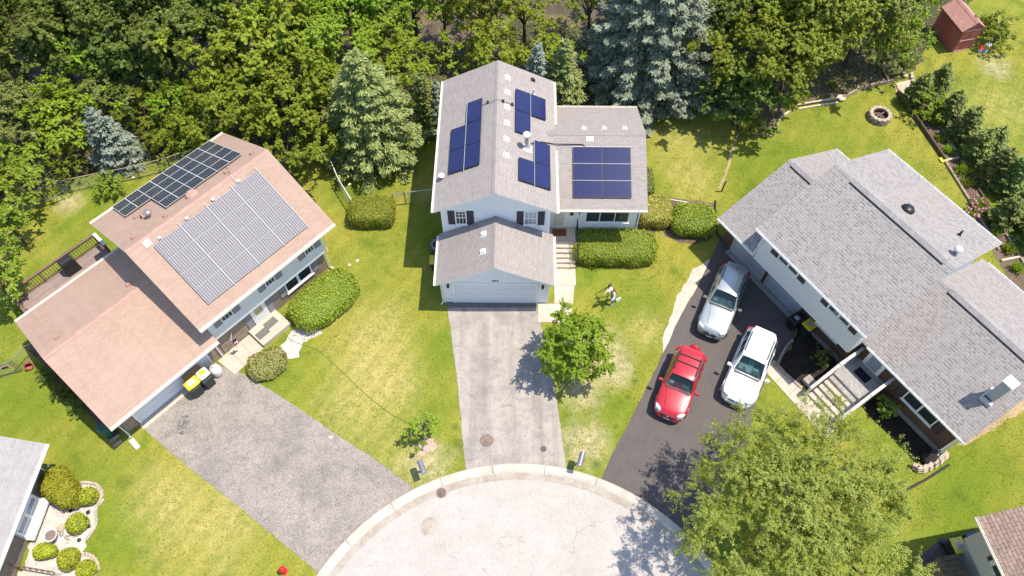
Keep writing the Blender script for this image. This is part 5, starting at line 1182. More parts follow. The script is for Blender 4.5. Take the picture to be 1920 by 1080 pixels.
DT('bush',9,'mid',1868,72,0.98,30,'green bush beside the garden ornament',name='shrub',cat='shrub')
DT('big',1,'mid',1480,-45,5.94,95,'treetop above the top edge over the large maple')
DT('big',5,'mid',1610,-60,5.94,95,'treetop above the top edge behind the olive tree')
DT('big',2,'dark',1690,-95,5.28,80,'treetop above the top edge behind the shed')
for k in range(14):
    px=-150+k*165
    if 650<px<1200 or px>1800: continue
    o=DT('big',(1,2,4,5)[k%4],('dark','mid')[k%2],px,-150-(k*37)%60,9,110,'background tree far beyond the creek, hidden above the picture'); o['group']='background trees beyond the creek'
DT('loose',7,'yel',985,5,4.2,60,'yellow green tree closing the creek gap behind the round tree')
DT('loose',8,'lush',905,22,3.4,42,'small bright tree on the creek bank between two brown gaps')
DT('med',6,'lush',1110,-18,5,58,'bright tree at the top edge left of the huge blue spruce')
DT('loose',7,'lush',830,10,3.8,55,'light green tree at the top edge above the first creek gap')
DT('loose',8,'yel',745,78,2.6,34,'low yellow green thicket at the bend of the creek')
# --- front yard trees
K['orn']=dict(R=(2.4,2.4,2.1),ncl=170,rc=.44,npl=340,leaf=.056,lob=.20,shell=.55,zlow=-.85)
DT('orn',12,'lush',1083,645,2.7,76,'dense green ornamental tree beside the middle driveway',group='front yard trees',bark='barkl')
K['locust']=dict(R=(5,5,3.0),ncl=480,rc=.74,npl=430,leaf=.053,lob=.22,shell=.42,asp=.42,zlow=-.45,flat=.6)
o=put_tree('tree','huge airy olive green tree overhanging the dark driveway and the road','tree','locust',21,'locu','barkl',5.2,1500,947,5.2,197,'front yard trees',2.2,1.0,**K['locust'])
p=P(1260,1015); 
K['sap']=dict(R=(.8,.8,.7),ncl=17,rc=.28,npl=150,leaf=.058,zlow=-.8,shell=.5,lob=.3)
put_tree('tree','small young tree in a pinkish mulch ring by the mailbox','tree','sap',22,'lush','barkl',1.35,790,806,1.35,33,'front yard trees',0,1.0,**K['sap'])
# --- conifers
def spruce(seed,h,r,step=.5,sprig=.30,wd=.09,dens=1.0,droop=.28,low=.25,exp=.85):
    rng=np.random.default_rng(seed); C=[];D=[];Wd=[];L=[]
    z=low
    while z<h-.15:
        rad=r*(1-(z/h))**exp*(1 if z>low+.5 else .85)+.10
        nb=max(5,int(rad*5.2*dens)+4)
        a0=rng.uniform(0,6.28)
        for b in range(nb):
            az=a0+6.2832*b/nb+rng.normal()*.16; ln=rad*rng.uniform(.72,1.12); d=np.array([math.cos(az),math.sin(az)]); side=np.array([-d[1],d[0]])
            bw=.20+.24*min(ln,2.2); m=max(3,int(ln/.085*dens))
            t=rng.random(m*5)**.62; s=rng.uniform(-1,1,m*5); w=bw*(1-.55*t)*np.minimum(1,(1.08-t)*6)
            x=t*ln; y=s*w
            zz=z+.12*ln-droop*x*(.5+.5*t)+ (t**4)*.16*ln -np.abs(s)*w*.30+rng.normal(size=len(t))*.035+ .10*np.sin(az*5+z*7)
            p=np.stack([d[0]*x+side[0]*y,d[1]*x+side[1]*y,zz],1)
            dr=np.stack([d[0]*.75+side[0]*s*.8,d[1]*.75+side[1]*s*.8,-.12+rng.normal(size=len(t))*.32],1)
            C.append(p);D.append(dr);L.append(sprig*rng.uniform(.55,1.25,len(t))*(.75+.25*t))
        z+=step*rng.uniform(.8,1.2)*(.6+.4*(1-z/h))
    n=int(60*dens); zt=h-rng.random(n)*.9; C.append(np.stack([rng.normal(size=n)*.05*(h-zt+.2)*2,rng.normal(size=n)*.05*(h-zt+.2)*2,zt],1)); D.append(np.stack([rng.normal(size=n)*.4,rng.normal(size=n)*.4,np.full(n,.9)],1)); L.append(np.full(n,sprig*.8))
    C=np.concatenate(C);D=np.concatenate(D);L=np.concatenate(L); D/=np.linalg.norm(D,axis=1,keepdims=True)
    up=np.array([0,0,1.])+unit(len(C),rng)*.45; V=np.cross(D,up); V/=np.linalg.norm(V,axis=1,keepdims=True)+1e-9
    return C,D*(L/2)[:,None],V*(wd/2*rng.uniform(.7,1.4,len(C)))[:,None]
def put_spruce(name,label,seed,h,r,mat,base,cat='tree',group='conifers',**kw):
    C,U,V=spruce(seed,h,r,**kw); o=thing(name,label,cat,(base.x,base.y,0),0,group)
    link('crown',quads('crown',C,U,V,[LEAF[mat]]),o)
    MB().tube([(0,0,-.1),(0,0,h*.5),(0,0,h*.93)],[.035*h*.5+.05,.02*h*.5+.04,.02],8).build('trunk',M['bark'],o); return o
def base_for(px,py,z):
    q=P(px,py,z); return Vector((q.x,q.y,0))
put_spruce('spruce','big green spruce with layered boughs behind the square hedge',31,8.6,3.75,'spru',base_for(694,228,2.9),step=.66,exp=.66)
put_spruce('spruce','huge blue spruce right behind the white house wing',32,11.5,5.4,'blue',base_for(1225,85,3.4),step=.72,sprig=.34,wd=.11,exp=.62)
put_spruce('spruce','small silvery blue spruce behind the long fence at left',33,5.0,1.9,'silv',base_for(208,268,1.8),step=.42,sprig=.26)
put_spruce('spruce','pale blue spruce at the right back corner of the white house',34,6.0,2.0,'spru',base_for(1055,152,2.4),step=.5)
put_spruce('spruce','smaller pale spruce tip showing over the back eave of the white house',35,5.6,1.5,'silv',base_for(1006,150,2.4),step=.45)
put_spruce('spruce','small blue spruce hidden against the left wall of the white house',36,4.6,1.25,'blue',base_for(822,205,2.0),step=.42)
put_spruce('cedar','thin dark columnar cedar left of the white house',37,5.6,.62,'cedar',base_for(796,205,2.5),step=.22,sprig=.24,droop=-.35,exp=.35)
for k,(x,y,h,r) in enumerate(((1722,172,2.6,.85),(1762,152,2.5,.85),(1782,205,2.8,.9),(1812,238,2.9,.95),(1836,275,3.0,.95),(1862,268,2.6,.85),(1868,318,3.1,1.0),(1900,335,3.1,1.0),(1928,388,3.2,1.05),(1890,398,2.6,.9),(1955,440,3.2,1.05))):
    put_spruce('conifer',['first dark conifer of the right hand row, next to the loose blocks','dark conifer of the right row standing nearest the shed lawn','dark conifer of the right row behind the round shrub','dark conifer of the right row across from the fire pit','dark conifer of the right row above the leafy part of the long bed','slim dark conifer on the lawn side of the right row','dark conifer of the right row beside the seed bag','dark conifer of the right row near the right edge','last full dark conifer of the right row at the picture edge','short dark conifer of the right row above the pink flowers','dark conifer beyond the right edge of the row'][k],40+k,h*random.uniform(.9,1.08),r*1.2,'cedar',base_for(x,y,1.1),group='conifer row along the right garden bed',step=.30,sprig=.26,wd=.10,dens=1.1,exp=.65)
# --- clipped hedges and shrubs
def hedge(name,label,c,rz,dim,mat,e=4.0,leaf=.047,dens=560,seed=1,group='clipped hedges',cat='hedge',rough=.05,ez=None,egg=0):
    """superellipsoid clipped shrub: leaves over the surface of a leafy core"""
    rng=np.random.default_rng(seed); a,b,h=dim[0]/2,dim[1]/2,dim[2]/2; ez=ez or e
    area=4*(a*b+a*h+b*h)*1.6; n=int(area*dens)
    d=unit(n,rng); dd=np.abs(d)/np.array([1,1,1]); s=(dd[:,0]**e+dd[:,1]**e+dd[:,2]**ez)**(-1/e)
    q=d*s[:,None]; bump_=1+rough*np.sin(q[:,0]*a*5+seed)*np.sin(q[:,1]*b*5.5+1)*np.sin(q[:,2]*h*5+2)+rng.normal(size=n)*.026+(rng.random(n)<.035)*rng.random(n)*.14
    tap=1-egg*(q[:,0]+1)/2
    pos=q*np.array([a,b,h])*bump_[:,None]; pos[:,1]*=tap; pos[:,2]+=h+.02
    nr=np.stack([q[:,0]**3/a,q[:,1]**3/b,q[:,2]**3/h],1); nr/=np.linalg.norm(nr,axis=1,keepdims=True)+1e-9
    nr=nr*.9+unit(n,rng)*.75; nr/=np.linalg.norm(nr,axis=1,keepdims=True)
    l=leaf*rng.uniform(.6,1.5,n); U,V=frames(nr,rng,l,l*.5)
    # core
    ev=[];ef=[];nu,nv=18,10
    for i in range(nv+1):
        for j in range(nu):
            th=math.pi*i/nv; ph=6.2832*j/nu; v=np.array([math.sin(th)*math.cos(ph),math.sin(th)*math.sin(ph),math.cos(th)])
            ss=(abs(v[0])**e+abs(v[1])**e+abs(v[2])**ez)**(-1/e)*.93; w=v*ss*np.array([a,b,h]); w[1]*=1-egg*(v[0]*ss+1)/2; w[2]+=h+.01; ev.append(w)
    for i in range(nv):
        for j in range(nu): ef.append([i*nu+j,(i+1)*nu+j,(i+1)*nu+(j+1)%nu,i*nu+(j+1)%nu])
    me=quads(name,pos,U,V,[LEAF[mat],LEAF['dark']],(np.array(ev),ef))
    o=link(name,me); o.location=c; o.rotation_euler=(0,0,rz); return tag(o,label,cat,group)
def mid(*l): return sum((Vector(p) for p in l),Vector())/len(l)
hedge('hedge','long clipped hedge along the entry steps of the white house',hc((7.05,1.05))[0],-.03,(4.9,2.2,1.15),'hedge',5,seed=2)
hedge('hedge','square clipped hedge on the lawn beside the chain link fence',base_for(697,396,.65),0,(2.75,1.9,1.15),'hedge',5,seed=3)
hedge('hedge','large clipped oval hedge along the stone front of the pink roofed house',hl((6.35,-1.12))[0],.80,(4.1,2.55,1.25),'hedge',3.2,seed=4)
hedge('hedge','clipped green hedge nearest the grey roofed house',base_for(1300,412,.6),-.06,(2.55,2.05,1.15),'hedge',4.5,seed=5)
hedge('hedge','bronze tinted clipped hedge right of the white house wing',base_for(1229,396,.6),0,(1.95,2.0,1.1),'hedg2',4.5,seed=6)
hedge('hedge','narrow dark hedge against the right wall of the white house',base_for(1216,345,.5),0,(.55,2.0,1.1),'cedar',4,seed=7)
hedge('shrub','rounded grey green shrub between the left driveway and porch walk',base_for(501,683,.3),.5,(2.1,1.75,.68),'sage',2.3,leaf=.06,dens=330,seed=8,group='rounded shrubs',cat='shrub',rough=.12)
hedge('shrub','big oval golden green shrub at the corner of the lower left house',base_for(117,916,.7),-.75,(2.35,1.75,1.4),'arb',2.4,seed=9,group='rock bed shrubs',cat='shrub',rough=.08,egg=.35)
for k,(x,y,d,hh,l) in enumerate(((165,930,.9,.8,'round golden green shrub at the top of the rock bed'),(144,981,.98,.8,'round golden green shrub in the middle of the rock bed'),(128,1048,1.0,.8,'round golden green shrub at the bottom of the rock bed'),(161,1067,.86,.8,'round golden green shrub at the lower right of the rock bed'))):
    hedge('shrub',l,base_for(x,y,.45),k,(d,d*.97,hh),'arb',2.2,seed=20+k,group='rock bed shrubs',cat='shrub',rough=.07)
hedge('shrub','pointed golden green shrub left of the bird bath in the rock bed',base_for(86,1034,.35),.0,(1.15,.85,.7),'arb',2.1,seed=26,group='rock bed shrubs',cat='shrub',rough=.1,egg=.3)
DT('bush',9,'lush',1742,196,1.1,34,'round bright shrub at the head of the long garden bed',name='shrub',cat='shrub',group='garden shrubs')
DT('bush',10,'lush',1410,232,.9,24,'round shrub in the corner of the small shrub bed',name='shrub',cat='shrub',group='garden shrubs')
DT('bush',9,'mid',1438,248,.35,9,'tiny green shrub at the tip of the small shrub bed',name='shrub',cat='shrub',group='garden shrubs')
DT('bush',10,'dark',1540,668,.5,20,'low leafy plant in the middle of the dark mulch bed',name='shrub',cat='shrub',group='garden shrubs')
DT('bush',9,'mid',1668,764,.6,24,'green shrub in the dark bed right of the stoop',name='shrub',cat='shrub',group='garden shrubs')
DT('bush',10,'oliv',530,318-0,.6,20,'small shrub beside the short fence at the back of the pink roof',name='shrub',cat='shrub',group='garden shrubs')
DT('bush',9,'dark',1190,400-150+0,.6,14,'dark shrub hidden at the back corner of the white house wing',name='shrub',cat='shrub',group='garden shrubs')
DT('bush',10,'dark',1202,412,.45,13,'dark low shrub at the right corner of the white house front',name='shrub',cat='shrub',group='garden shrubs')
for k,(x,y) in enumerate(((92,700),(118,730),(145,762))): DT('bush',9,'dark',x,y,.5,22,['dark shade plant along the garage wall nearest the gate','dark shade plant along the middle of the left garage wall','dark shade plant along the garage wall nearest the rain barrel'][k],name='shrub',cat='shrub',group='garden shrubs')
def blades(name,label,px,py,r,h,n,mat,seed,petals=0,group='garden bed perennials'):
    rng=np.random.default_rng(seed); az=rng.uniform(0,6.28,n); lean=rng.uniform(.15,1.0,n); b=rng.normal(size=(n,2))*r*.28
    D=np.stack([np.cos(az)*lean,np.sin(az)*lean,np.full(n,.9)],1); D/=np.linalg.norm(D,axis=1,keepdims=True); L=h*rng.uniform(.6,1.1,n)
    C=np.stack([b[:,0],b[:,1],np.zeros(n)],1)+D*(L/2)[:,None]; V=np.cross(D,np.array([0,0,1.])+unit(n,rng)*.5); V/=np.linalg.norm(V,axis=1,keepdims=True)+1e-9
    o=thing(name,label,'plant',P(px,py),0,group); link('leaves',quads('leaves',C,D*(L/2)[:,None],V*(.035*rng.uniform(.6,1.5,n))[:,None],[LEAF[mat]]),o)
    if petals:
        m=petals; c=unit(m,rng)*r*np.array([1,1,.2])*rng.uniform(.6,1.1,m)[:,None]+np.array([0,0,h*.8]); k=rng.integers(0,m,m*14); e=unit(m*14,rng); pos=c[k]+e*.07
        U,V=frames(e,rng,np.full(len(k),.055),np.full(len(k),.045)); link('flowers',quads('flowers',pos,U,V,[LEAF['pink']]),o)
for k,(x,y,r,h,n,m,pt,l) in enumerate((
 (1704,196,.7,.45,420,'lush',0,'leafy ground cover plant at the top of the long bed'),(1718,214,.7,.45,420,'lush',0,'leafy ground cover plant left of the round shrub'),
 (1752,232,.5,.5,160,'lush',0,'green plant below the round shrub in the long bed'),(1762,262,.5,.4,120,'yel',0,'thin yellowish plant above the seed bag'),(1775,284,.5,.45,160,'lush',0,'plant just above the cross board and seed bag'),
 (1800,322,.55,.55,210,'lush',0,'grassy perennial below the bare square of the long bed'),(1812,345,.5,.5,180,'mid',0,'grassy perennial behind the pink flowers'),
 (1832,388,.65,.6,380,'mid',16,'round peony plant ringed with pink flowers'),(1822,402,.45,.4,60,'mid',14,'low pink flowers spilling over the left bed edge'),
 (1852,412,.5,.5,200,'lush',5,'leafy perennial with a few pink flowers by the cross board'),(1866,438,.35,.4,90,'lush',0,'small plant in the bare soil below the pink flowers'),
 (1890,470,.5,.5,200,'lush',0,'grassy perennial near the white downspout'),(1905,505,.5,.5,180,'lush',0,'perennial at the far end of the long bed'),
 (1505,182,.6,.6,160,'yel',0,'pale leafy plant behind the bleached rails'),(1560,160,.5,.4,90,'mid',0,'sparse weed in the shady back bed'),(1395,225,.5,.5,160,'lush',0,'green plant at the left end of the shrub bed'),
 (1700,122,.6,.6,200,'lush',0,'green plant behind the leaning poles'),(1112,500,.35,.3,120,'mid',0,'low green tuft at the foot of the entry steps'),(1760,745+40,.4,.4,80,'mid',0,'small plant in the dark bed under the right windows'))):
    blades('perennial','%s'%l,x,y,r,h,n,m,60+k,pt)
# twiggy bare stems behind the fence
o=thing('bare_shrub','bare grey stems of a leafless shrub behind the pink roof','shrub',P(325,268),0,'garden shrubs'); mb=MB(); r_=random.Random(4)
for k in range(16):
    a=r_.uniform(0,6.28); l=r_.uniform(1.2,2.3); p=Vector((r_.uniform(-.3,.3),r_.uniform(-.3,.3),0)); q=p+Vector((math.cos(a)*l*.5,math.sin(a)*l*.5,l)); m=p.lerp(q,.5)+Vector((r_.uniform(-.2,.2),r_.uniform(-.2,.2),.1)); mb.tube([p,m,q],[.035,.025,.01],5)
mb.build('stems',M['barkl'],o)
# uncountable undergrowth in the wood and along the fences
def scatter(name,poly_fn,n,leaf,mat,seed,zmax,mound=.8):
    rng=np.random.default_rng(seed); pts=poly_fn(n,rng); n=len(pts); x,y=pts[:,0],pts[:,1]
    hgt=zmax*(.35+.65*np.clip(np.sin(x*mound+1)*np.sin(y*mound*1.2+2)+.35*np.sin(x*2.3)*np.sin(y*2.1),0,1))
    pos=np.stack([x,y,hgt*rng.random(n)],1); nr=unit(n,rng)*.8+np.array([0,0,.8]); nr/=np.linalg.norm(nr,axis=1,keepdims=True)
    l=leaf*rng.uniform(.6,1.4,n); U,V=frames(nr,rng,l,l*.5); o=link(name,quads(name,pos,U,V,[LEAF[mat]])); return tag(o,kind='stuff')
def inpoly(poly,pts):
    px=np.array([p.x for p in poly]);py=np.array([p.y for p in poly]);c=np.zeros(len(pts),bool);j=len(px)-1
    for i in range(len(px)):
        k=((py[i]>pts[:,1])!=(py[j]>pts[:,1]))&(pts[:,0]<(px[j]-px[i])*(pts[:,1]-py[i])/(py[j]-py[i]+1e-12)+px[i]); c^=k; j=i
    return c
def fn(poly,avoid=None,w=1.8):
    def g(n,rng):
        xs=[p.x for p in poly];ys=[p.y for p in poly]; q=np.stack([rng.uniform(max(min(xs),-50),min(max(xs),50),n),rng.uniform(min(ys),min(max(ys),62),n)],1); q=q[inpoly(poly,q)]
        if avoid:
            keep=np.ones(len(q),bool)
            for a,b in zip(avoid,avoid[1:]):
                ax,ay=a.x,a.y; bx,by=b.x-ax,b.y-ay; t=np.clip(((q[:,0]-ax)*bx+(q[:,1]-ay)*by)/(bx*bx+by*by),0,1); keep&=np.hypot(q[:,0]-ax-t*bx,q[:,1]-ay-t*by)>w
            q=q[keep]
        return q
    return g
scatter('undergrowth',fn(wf,cp,1.5),64000,.10,'lush',90,.6)
scatter('undergrowth',fn(wf,cp,1.9),36000,.085,'dark',91,.45,1.4)
scatter('weeds',fn(G((0,400),(70,362),(140,345),(215,318),(300,303),(370,275),(425,250),(418,262),(360,292),(300,320),(215,342),(150,360),(90,392),(60,420),(0,440))),9000,.07,'lush',92,.35,2)
# fine grass tufts over the mown lawns
def lawn_fn(n,rng):
    q=np.stack([rng.uniform(-38,38,n),rng.uniform(5,48,n)],1)
    bad=[wf,dl,dm,dr]+[G((1202,372),(1340,380),(1335,450),(1258,458),(1232,425),(1222,470),(1185,492),(1075,495),(1075,465)),G((70,905),(150,905),(193,920),(183,975),(160,1015),(186,1065),(176,1095),(30,1110),(45,1060),(75,960)),G((1453,672),(1500,600),(1585,690),(1520,735)),G((1627,745),(1665,735),(1770,845),(1745,872),(1700,840)),G((1398,250),(1462,222),(1604,170),(1672,153),(1590,60),(1420,200)),G((1682,172),(1716,166),(1745,215),(1795,290),(1858,395),(1930,512),(1930,580),(1872,492),(1800,350),(1725,237)),hc((-3.1,-2.6),(8.3,-2.6),(8.3,9.6),(-3.1,9.6)) if False else hc((-3.1,-2.6),(4.8,-2.6),(8.3,.0),(8.3,9.6),(-3.1,9.6)),hl((-5.9,-.8),(8.2,-.8),(8.2,11.5),(-5.9,11.5)),hr((-2.5,.9),(14.1,.9),(14.1,11),(-2.5,11)),hr((5,-2.6),(10.3,-2.6),(10.3,1.5),(5,1.5)),G((1330,486),(1336,494),(1247,664),(1240,662),(1275,545)),G((1640,1100),(1700,1005),(1760,985),(1900,1200),(1700,1300)),hc((2.4,-4),(4.8,-4),(4.8,0),(2.4,0)),G((505,668),(545,610),(600,613),(560,640),(556,665),(535,672))]
    k=np.hypot(q[:,0]-cc.x,q[:,1]-cc.y)>R0+.02
    for b in bad: k&=~inpoly(b,q)
    return q[k]
def tufts(n,seed):
    rng=np.random.default_rng(seed); q=lawn_fn(n,rng); n=len(q)
    nz=np.sin(q[:,0]*1.7+np.sin(q[:,1]*.9)*2)*np.sin(q[:,1]*1.9+np.sin(q[:,0]*1.1)*2)+rng.normal(size=n)*.5; q=q[nz>-.5]; n=len(q)
    az=rng.uniform(0,6.28,n); D=np.stack([np.cos(az)*.8,np.sin(az)*.8,np.full(n,.42)],1); L=rng.uniform(.04,.10,n)
    C=np.stack([q[:,0],q[:,1],np.zeros(n)],1)+D*(L/2)[:,None]; V=np.stack([-np.sin(az),np.cos(az),np.zeros(n)],1)*(rng.uniform(.012,.030,n))[:,None]
    return tag(link('grass_tufts',quads('grass_tufts',C,D*(L/2)[:,None],V,[LEAF['turf']])),kind='stuff')
LEAF['turf']=leafm('turf_blades',(.15,.20,.02),(.32,.32,.055),(.23,.25,.032),.4,.5)
tufts(240000,95)
# ================================================================ cars
def paint(name,c,metal=.0,rough=.28): return plain(name,c,rough,metal,.8,.02,2)
M['carglass']=plain('car_glass',(.035,.060,.064),.06,0,0,.75,1.6,.6)
m_,nt_,_,_=newmat('tinted_windscreen'); t_=nt_.nodes.new('ShaderNodeBsdfTransparent'); t_.inputs[0].default_value=(.50,.66,.66,1); lw_=nt_.nodes.new('ShaderNodeMixShader'); lw_.inputs[0].default_value=.42
nt_.links.new(t_.outputs[0],lw_.inputs[1]); nt_.links.new(prin(nt_,(.02,.05,.055),.04,0,None,0,.9),lw_.inputs[2]); out(nt_,lw_.outputs[0]); M['screen']=m_
M['seat']=plain('grey_car_seat',(.20,.19,.18),.8,0,0,.15,9); M['dash']=plain('grey_dashboard',(.26,.25,.24),.7,0,0,.2,9); M['cabin']=plain('dark_car_carpet',(.05,.05,.05),.9)
M['lampglass']=plain('headlamp_glass',(.62,.64,.66),.12,.3,.5,.1,12); M['taillamp']=plain('tail_lamp',(.35,.01,.015),.15,0,.5,.1,9)
M['tyre']=plain('tyre',(.018,.018,.019),.8,0,0,.2,9); M['rim']=plain('alloy_rim',(.45,.45,.47),.3,.8,0,.1,9); M['trim']=plain('dark_trim',(.030,.030,.034),.55,0,0,.2,9)
def grid(mb,rows,mi=0,close=False):
    ids=[[mb.add(p) for p in r] for r in rows]
    for a,b in zip(ids,ids[1:]):
        n=len(a)
        for k in range(n if close else n-1): mb.fidx((a[k],a[(k+1)%n],b[(k+1)%n],b[k]),mi)
    return ids
def car(label,loc,heading,body,clad,Lg=4.5,Wd=1.82,Hh=1.68,belt=.98,hood=1.02,xws=.62,xroof0=-.05,xroof1=-1.75,xrear=-2.12,rack='rails',spare=False,name='parked_suv',cat='car'):
    o=thing(name,label,cat,loc,heading,'cars parked on the dark driveway'); hl_=Lg/2; w=Wd/2
    # stations front -> rear : x, half width, hood/belt height, bottom
    stn=[(hl_,.60*w,.62,.42),(hl_-.05,.80*w,.74,.30),(hl_-.22,.93*w,.86,.24),(hl_-.55,.985*w,.93,.22),(xws+.55,w,hood-.02,.22),(xws+.08,w,hood+.03,.22),(.3,w,belt+.03,.22),(-.6,w,belt+.05,.22),(-1.4,w,belt+.06,.24),(xrear+.15,.985*w,belt+.05,.30),(-hl_+.08,.92*w,belt-.02,.38),(-hl_,.80*w,belt-.12,.45)]
    rows=[]
    for x,hw_,zt,zb in stn:
        z1=zb+(zt-zb)*.30; z2=zb+(zt-zb)*.72; cr=.05
        half=[(hw_*.90,zb),(hw_*.985,z1),(hw_,z2),(hw_*.955,zt-.04),(hw_*.86,zt),(hw_*.45,zt+cr*.8),(0,zt+cr)]
        ring=[(x,y,z) for y,z in half]+[(x,-y,z) for y,z in half[-2::-1]]
        rows.append(ring)
    mb=MB(); grid(mb,rows)
    n=len(rows[0]); mb.face(rows[0]); mb.face(rows[-1][::-1])
    mb.face([(r[0][0],r[0][1],r[0][2]) for r in rows]+[(r[-1][0],r[-1][1],r[-1][2]) for r in rows[::-1]])
    mb.build('body',[body],o,smooth=True,sub=2)
    # dark sill cladding and bumpers
    cl=MB()
    for s in (1,-1):
        cl.prism([(hl_-.75,s*(w*.93)),(-hl_+.65,s*(w*.93)),(-hl_+.65,s*(w*1.012)),(hl_-.75,s*(w*1.012))],.24,.42)
    cl.prism([(hl_-.02,-w*.62),(hl_+.045,-w*.55),(hl_+.045,w*.55),(hl_-.02,w*.62)],.36,.54); cl.prism([(-hl_+.05,-w*.72),(-hl_-.05,-w*.66),(-hl_-.05,w*.66),(-hl_+.05,w*.72)],.42,.60)
    cl.build('bumper_cladding',clad,o,bevel=.02)
    # cabin
    bz=belt+.02; rz_=Hh; wb_=w*.93; wr_=w*.74
    lo=[(xws,wb_*.90),(xws-.35,wb_),(xrear+.35,wb_),(xrear,wb_*.90)]; hi=[(xroof0,wr_*.93),(xroof0-.3,wr_),(xroof1+.2,wr_),(xroof1,wr_*.93)]
    cab=MB(); A=[(x,y,bz) for x,y in lo]+[(x,-y,bz) for x,y in lo[::-1]]; B=[(x,y,rz_-.07) for x,y in hi]+[(x,-y,rz_-.07) for x,y in hi[::-1]]
    for k in range(7): cab.face([A[k],A[(k+1)%8],B[(k+1)%8],B[k]])
    cab.face(A[::-1],1)
    cab.face(B); co_=cab.build('cabin',[body,M['cabin']],o)
    # windscreen surround, dashboard and front seats
    a_,b_,c_,d_=map(Vector,(A[0],A[7],B[7],B[0])); fr=MB()
    for p,q in ((a_,d_),(b_,c_),(d_,c_)): fr.tube([p,q],.035,6)
    fr.build('pillar',body,co_)
    ins=MB().prism([(xws-.02,-wb_*.86),(xws-.02,wb_*.86),(xws-.42,wb_*.86),(xws-.42,-wb_*.86)],bz+.004,bz+.055); ins.box(xws-.36,xws-.16,wb_*.18,wb_*.62,bz+.056,bz+.10); ins.build('dashboard',M['dash'],co_,bevel=.015)
    MB().lathe([(.17,-.012),(.185,0),(.17,.012)],(xws-.50,.36*w,bz+.10),16,cap=False).build('steering_wheel',M['cabin'],co_)
    for s in (1,-1):
        x=xws-1.0
        if x>xroof1: MB().obox((x,s*.40*w,bz+.17),(.15,.46,.34),0,0,-.2).obox((x-.07,s*.40*w,bz+.43),(.10,.26,.17),0,0,-.2).box(x+.08,x+.45,s*.40*w-.23,s*.40*w+.23,bz+.004,bz+.07).build('seat',M['seat'],co_,bevel=.03)
    MB().box(xws-.37,xws-.20,-wb_*.66,-wb_*.40,bz+.057,bz+.064).build('paper',M['white'],co_)
    rf=MB(); rr=[]
    for t in (0,.08,.3,.6,.9,1):
        x=xroof0+.06+(xroof1-.10-xroof0)*t; e=(.93 if t in (0,1) else 1.0)*1.02; dz=-.035 if t in (0,1) else 0
        rr.append([(x,wr_*e,rz_-.075+dz),(x,wr_*e*.96,rz_-.02+dz),(x,wr_*.55,rz_+.018+dz),(x,0,rz_+.03+dz),(x,-wr_*.55,rz_+.018+dz),(x,-wr_*e*.96,rz_-.02+dz),(x,-wr_*e,rz_-.075+dz)])
    grid(rf,rr); rf.build('roof',body,o,smooth=True,sub=1)
    def pane(nm,a,b,c,d,ins,off,parent=o,mat='carglass'):
        a,b,c,d=map(Vector,(a,b,c,d)); ctr=(a+b+c+d)/4; nn=(b-a).cross(d-a).normalized()
        if nn.dot(ctr-Vector((-.6,0,1.1)))<0: nn=-nn
        def q(u,v): return (a*(1-u)+b*u)*(1-v)+(d*(1-u)+c*u)*v+nn*off
        u0,v0=ins; m=MB(); m.face([q(u0,v0),q(1-u0,v0),q(1-u0,1-v0),q(u0,1-v0)])
        f=q(u0,v0); g=[q(u0,v0)-nn*.02,q(1-u0,v0)-nn*.02,q(1-u0,1-v0)-nn*.02,q(u0,1-v0)-nn*.02]; h=[q(u0,v0),q(1-u0,v0),q(1-u0,1-v0),q(u0,1-v0)]
        for k in range(4): m.face([h[k],h[(k+1)%4],g[(k+1)%4],g[k]])
        return m.build(nm,M[mat],parent)
    ws=pane('windscreen',A[0],A[7],B[7],B[0],(.02,.03),.012,o,'screen')
    # wiper, mirror and sun-lit dashboard strip seen through the screen
    a,b,d_=Vector(A[0]),Vector(A[7]),Vector(B[0]); up=(Vector(B[0])+Vector(B[7])-a-b)/2
    nn=up.cross(a-b).normalized(); nn=nn if nn.z>0 else -nn
    m=MB(); 
    for t0,t1 in ((.15,.48),(.5,.85)): m.tube([a.lerp(b,t0)+up*.07+nn*.03,a.lerp(b,t1)+up*.13+nn*.03],.012,4)
    m.build('wiper',M['trim'],ws); m=MB(); c=a.lerp(b,.18)+up*.83+nn*.016; m.obox(c,(.12,.10,.004),0,0,math.atan2(up.x,up.z)-math.pi/2 if False else 0); 
    pane('rear_window',A[3],A[4],B[4],B[3],(.09,.16),.012)
    for s,i0,i1 in ((1,1,2),(-1,6,5)):
        a,b,c,d=Vector(A[i0]),Vector(A[i1]),Vector(B[i1]),Vector(B[i0])
        for t0,t1 in ((.03,.34),(.38,.68),(.72,.97)):
            pane('side_window',a.lerp(b,t0),a.lerp(b,t1),d.lerp(c,t1),d.lerp(c,t0),(.02,.10),.010)
    for s in (1,-1):
        pts=[(hl_-.05,.50*w),(hl_-.02,.62*w),(hl_-.13,.86*w),(hl_-.42,.955*w),(hl_-.40,.82*w),(hl_-.22,.60*w)]
        MB().prism([(x,s*y) for x,y in pts],.66,.90,0,[(x-.06 if x>hl_-.3 else x,s*y*.97) for x,y in pts]).build('headlight',M['lampglass'],o,bevel=.015)
        MB().prism([(-hl_+.02,s*.60*w),(-hl_-.012,s*.62*w),(-hl_+.05,s*.95*w),(-hl_+.28,s*.985*w),(-hl_+.2,s*.8*w)],.72,.98).build('tail_light',M['taillamp'],o,bevel=.01)
        mm=MB().obox((xws-.12,s*(w+.13),bz+.12),(.16,.22,.15)).tube([(xws-.12,s*w*.95,bz+.03),(xws-.12,s*(w+.06),bz+.1)],.03,5); mm.build('wing_mirror',clad if rack!='white' else body,o,bevel=.04)
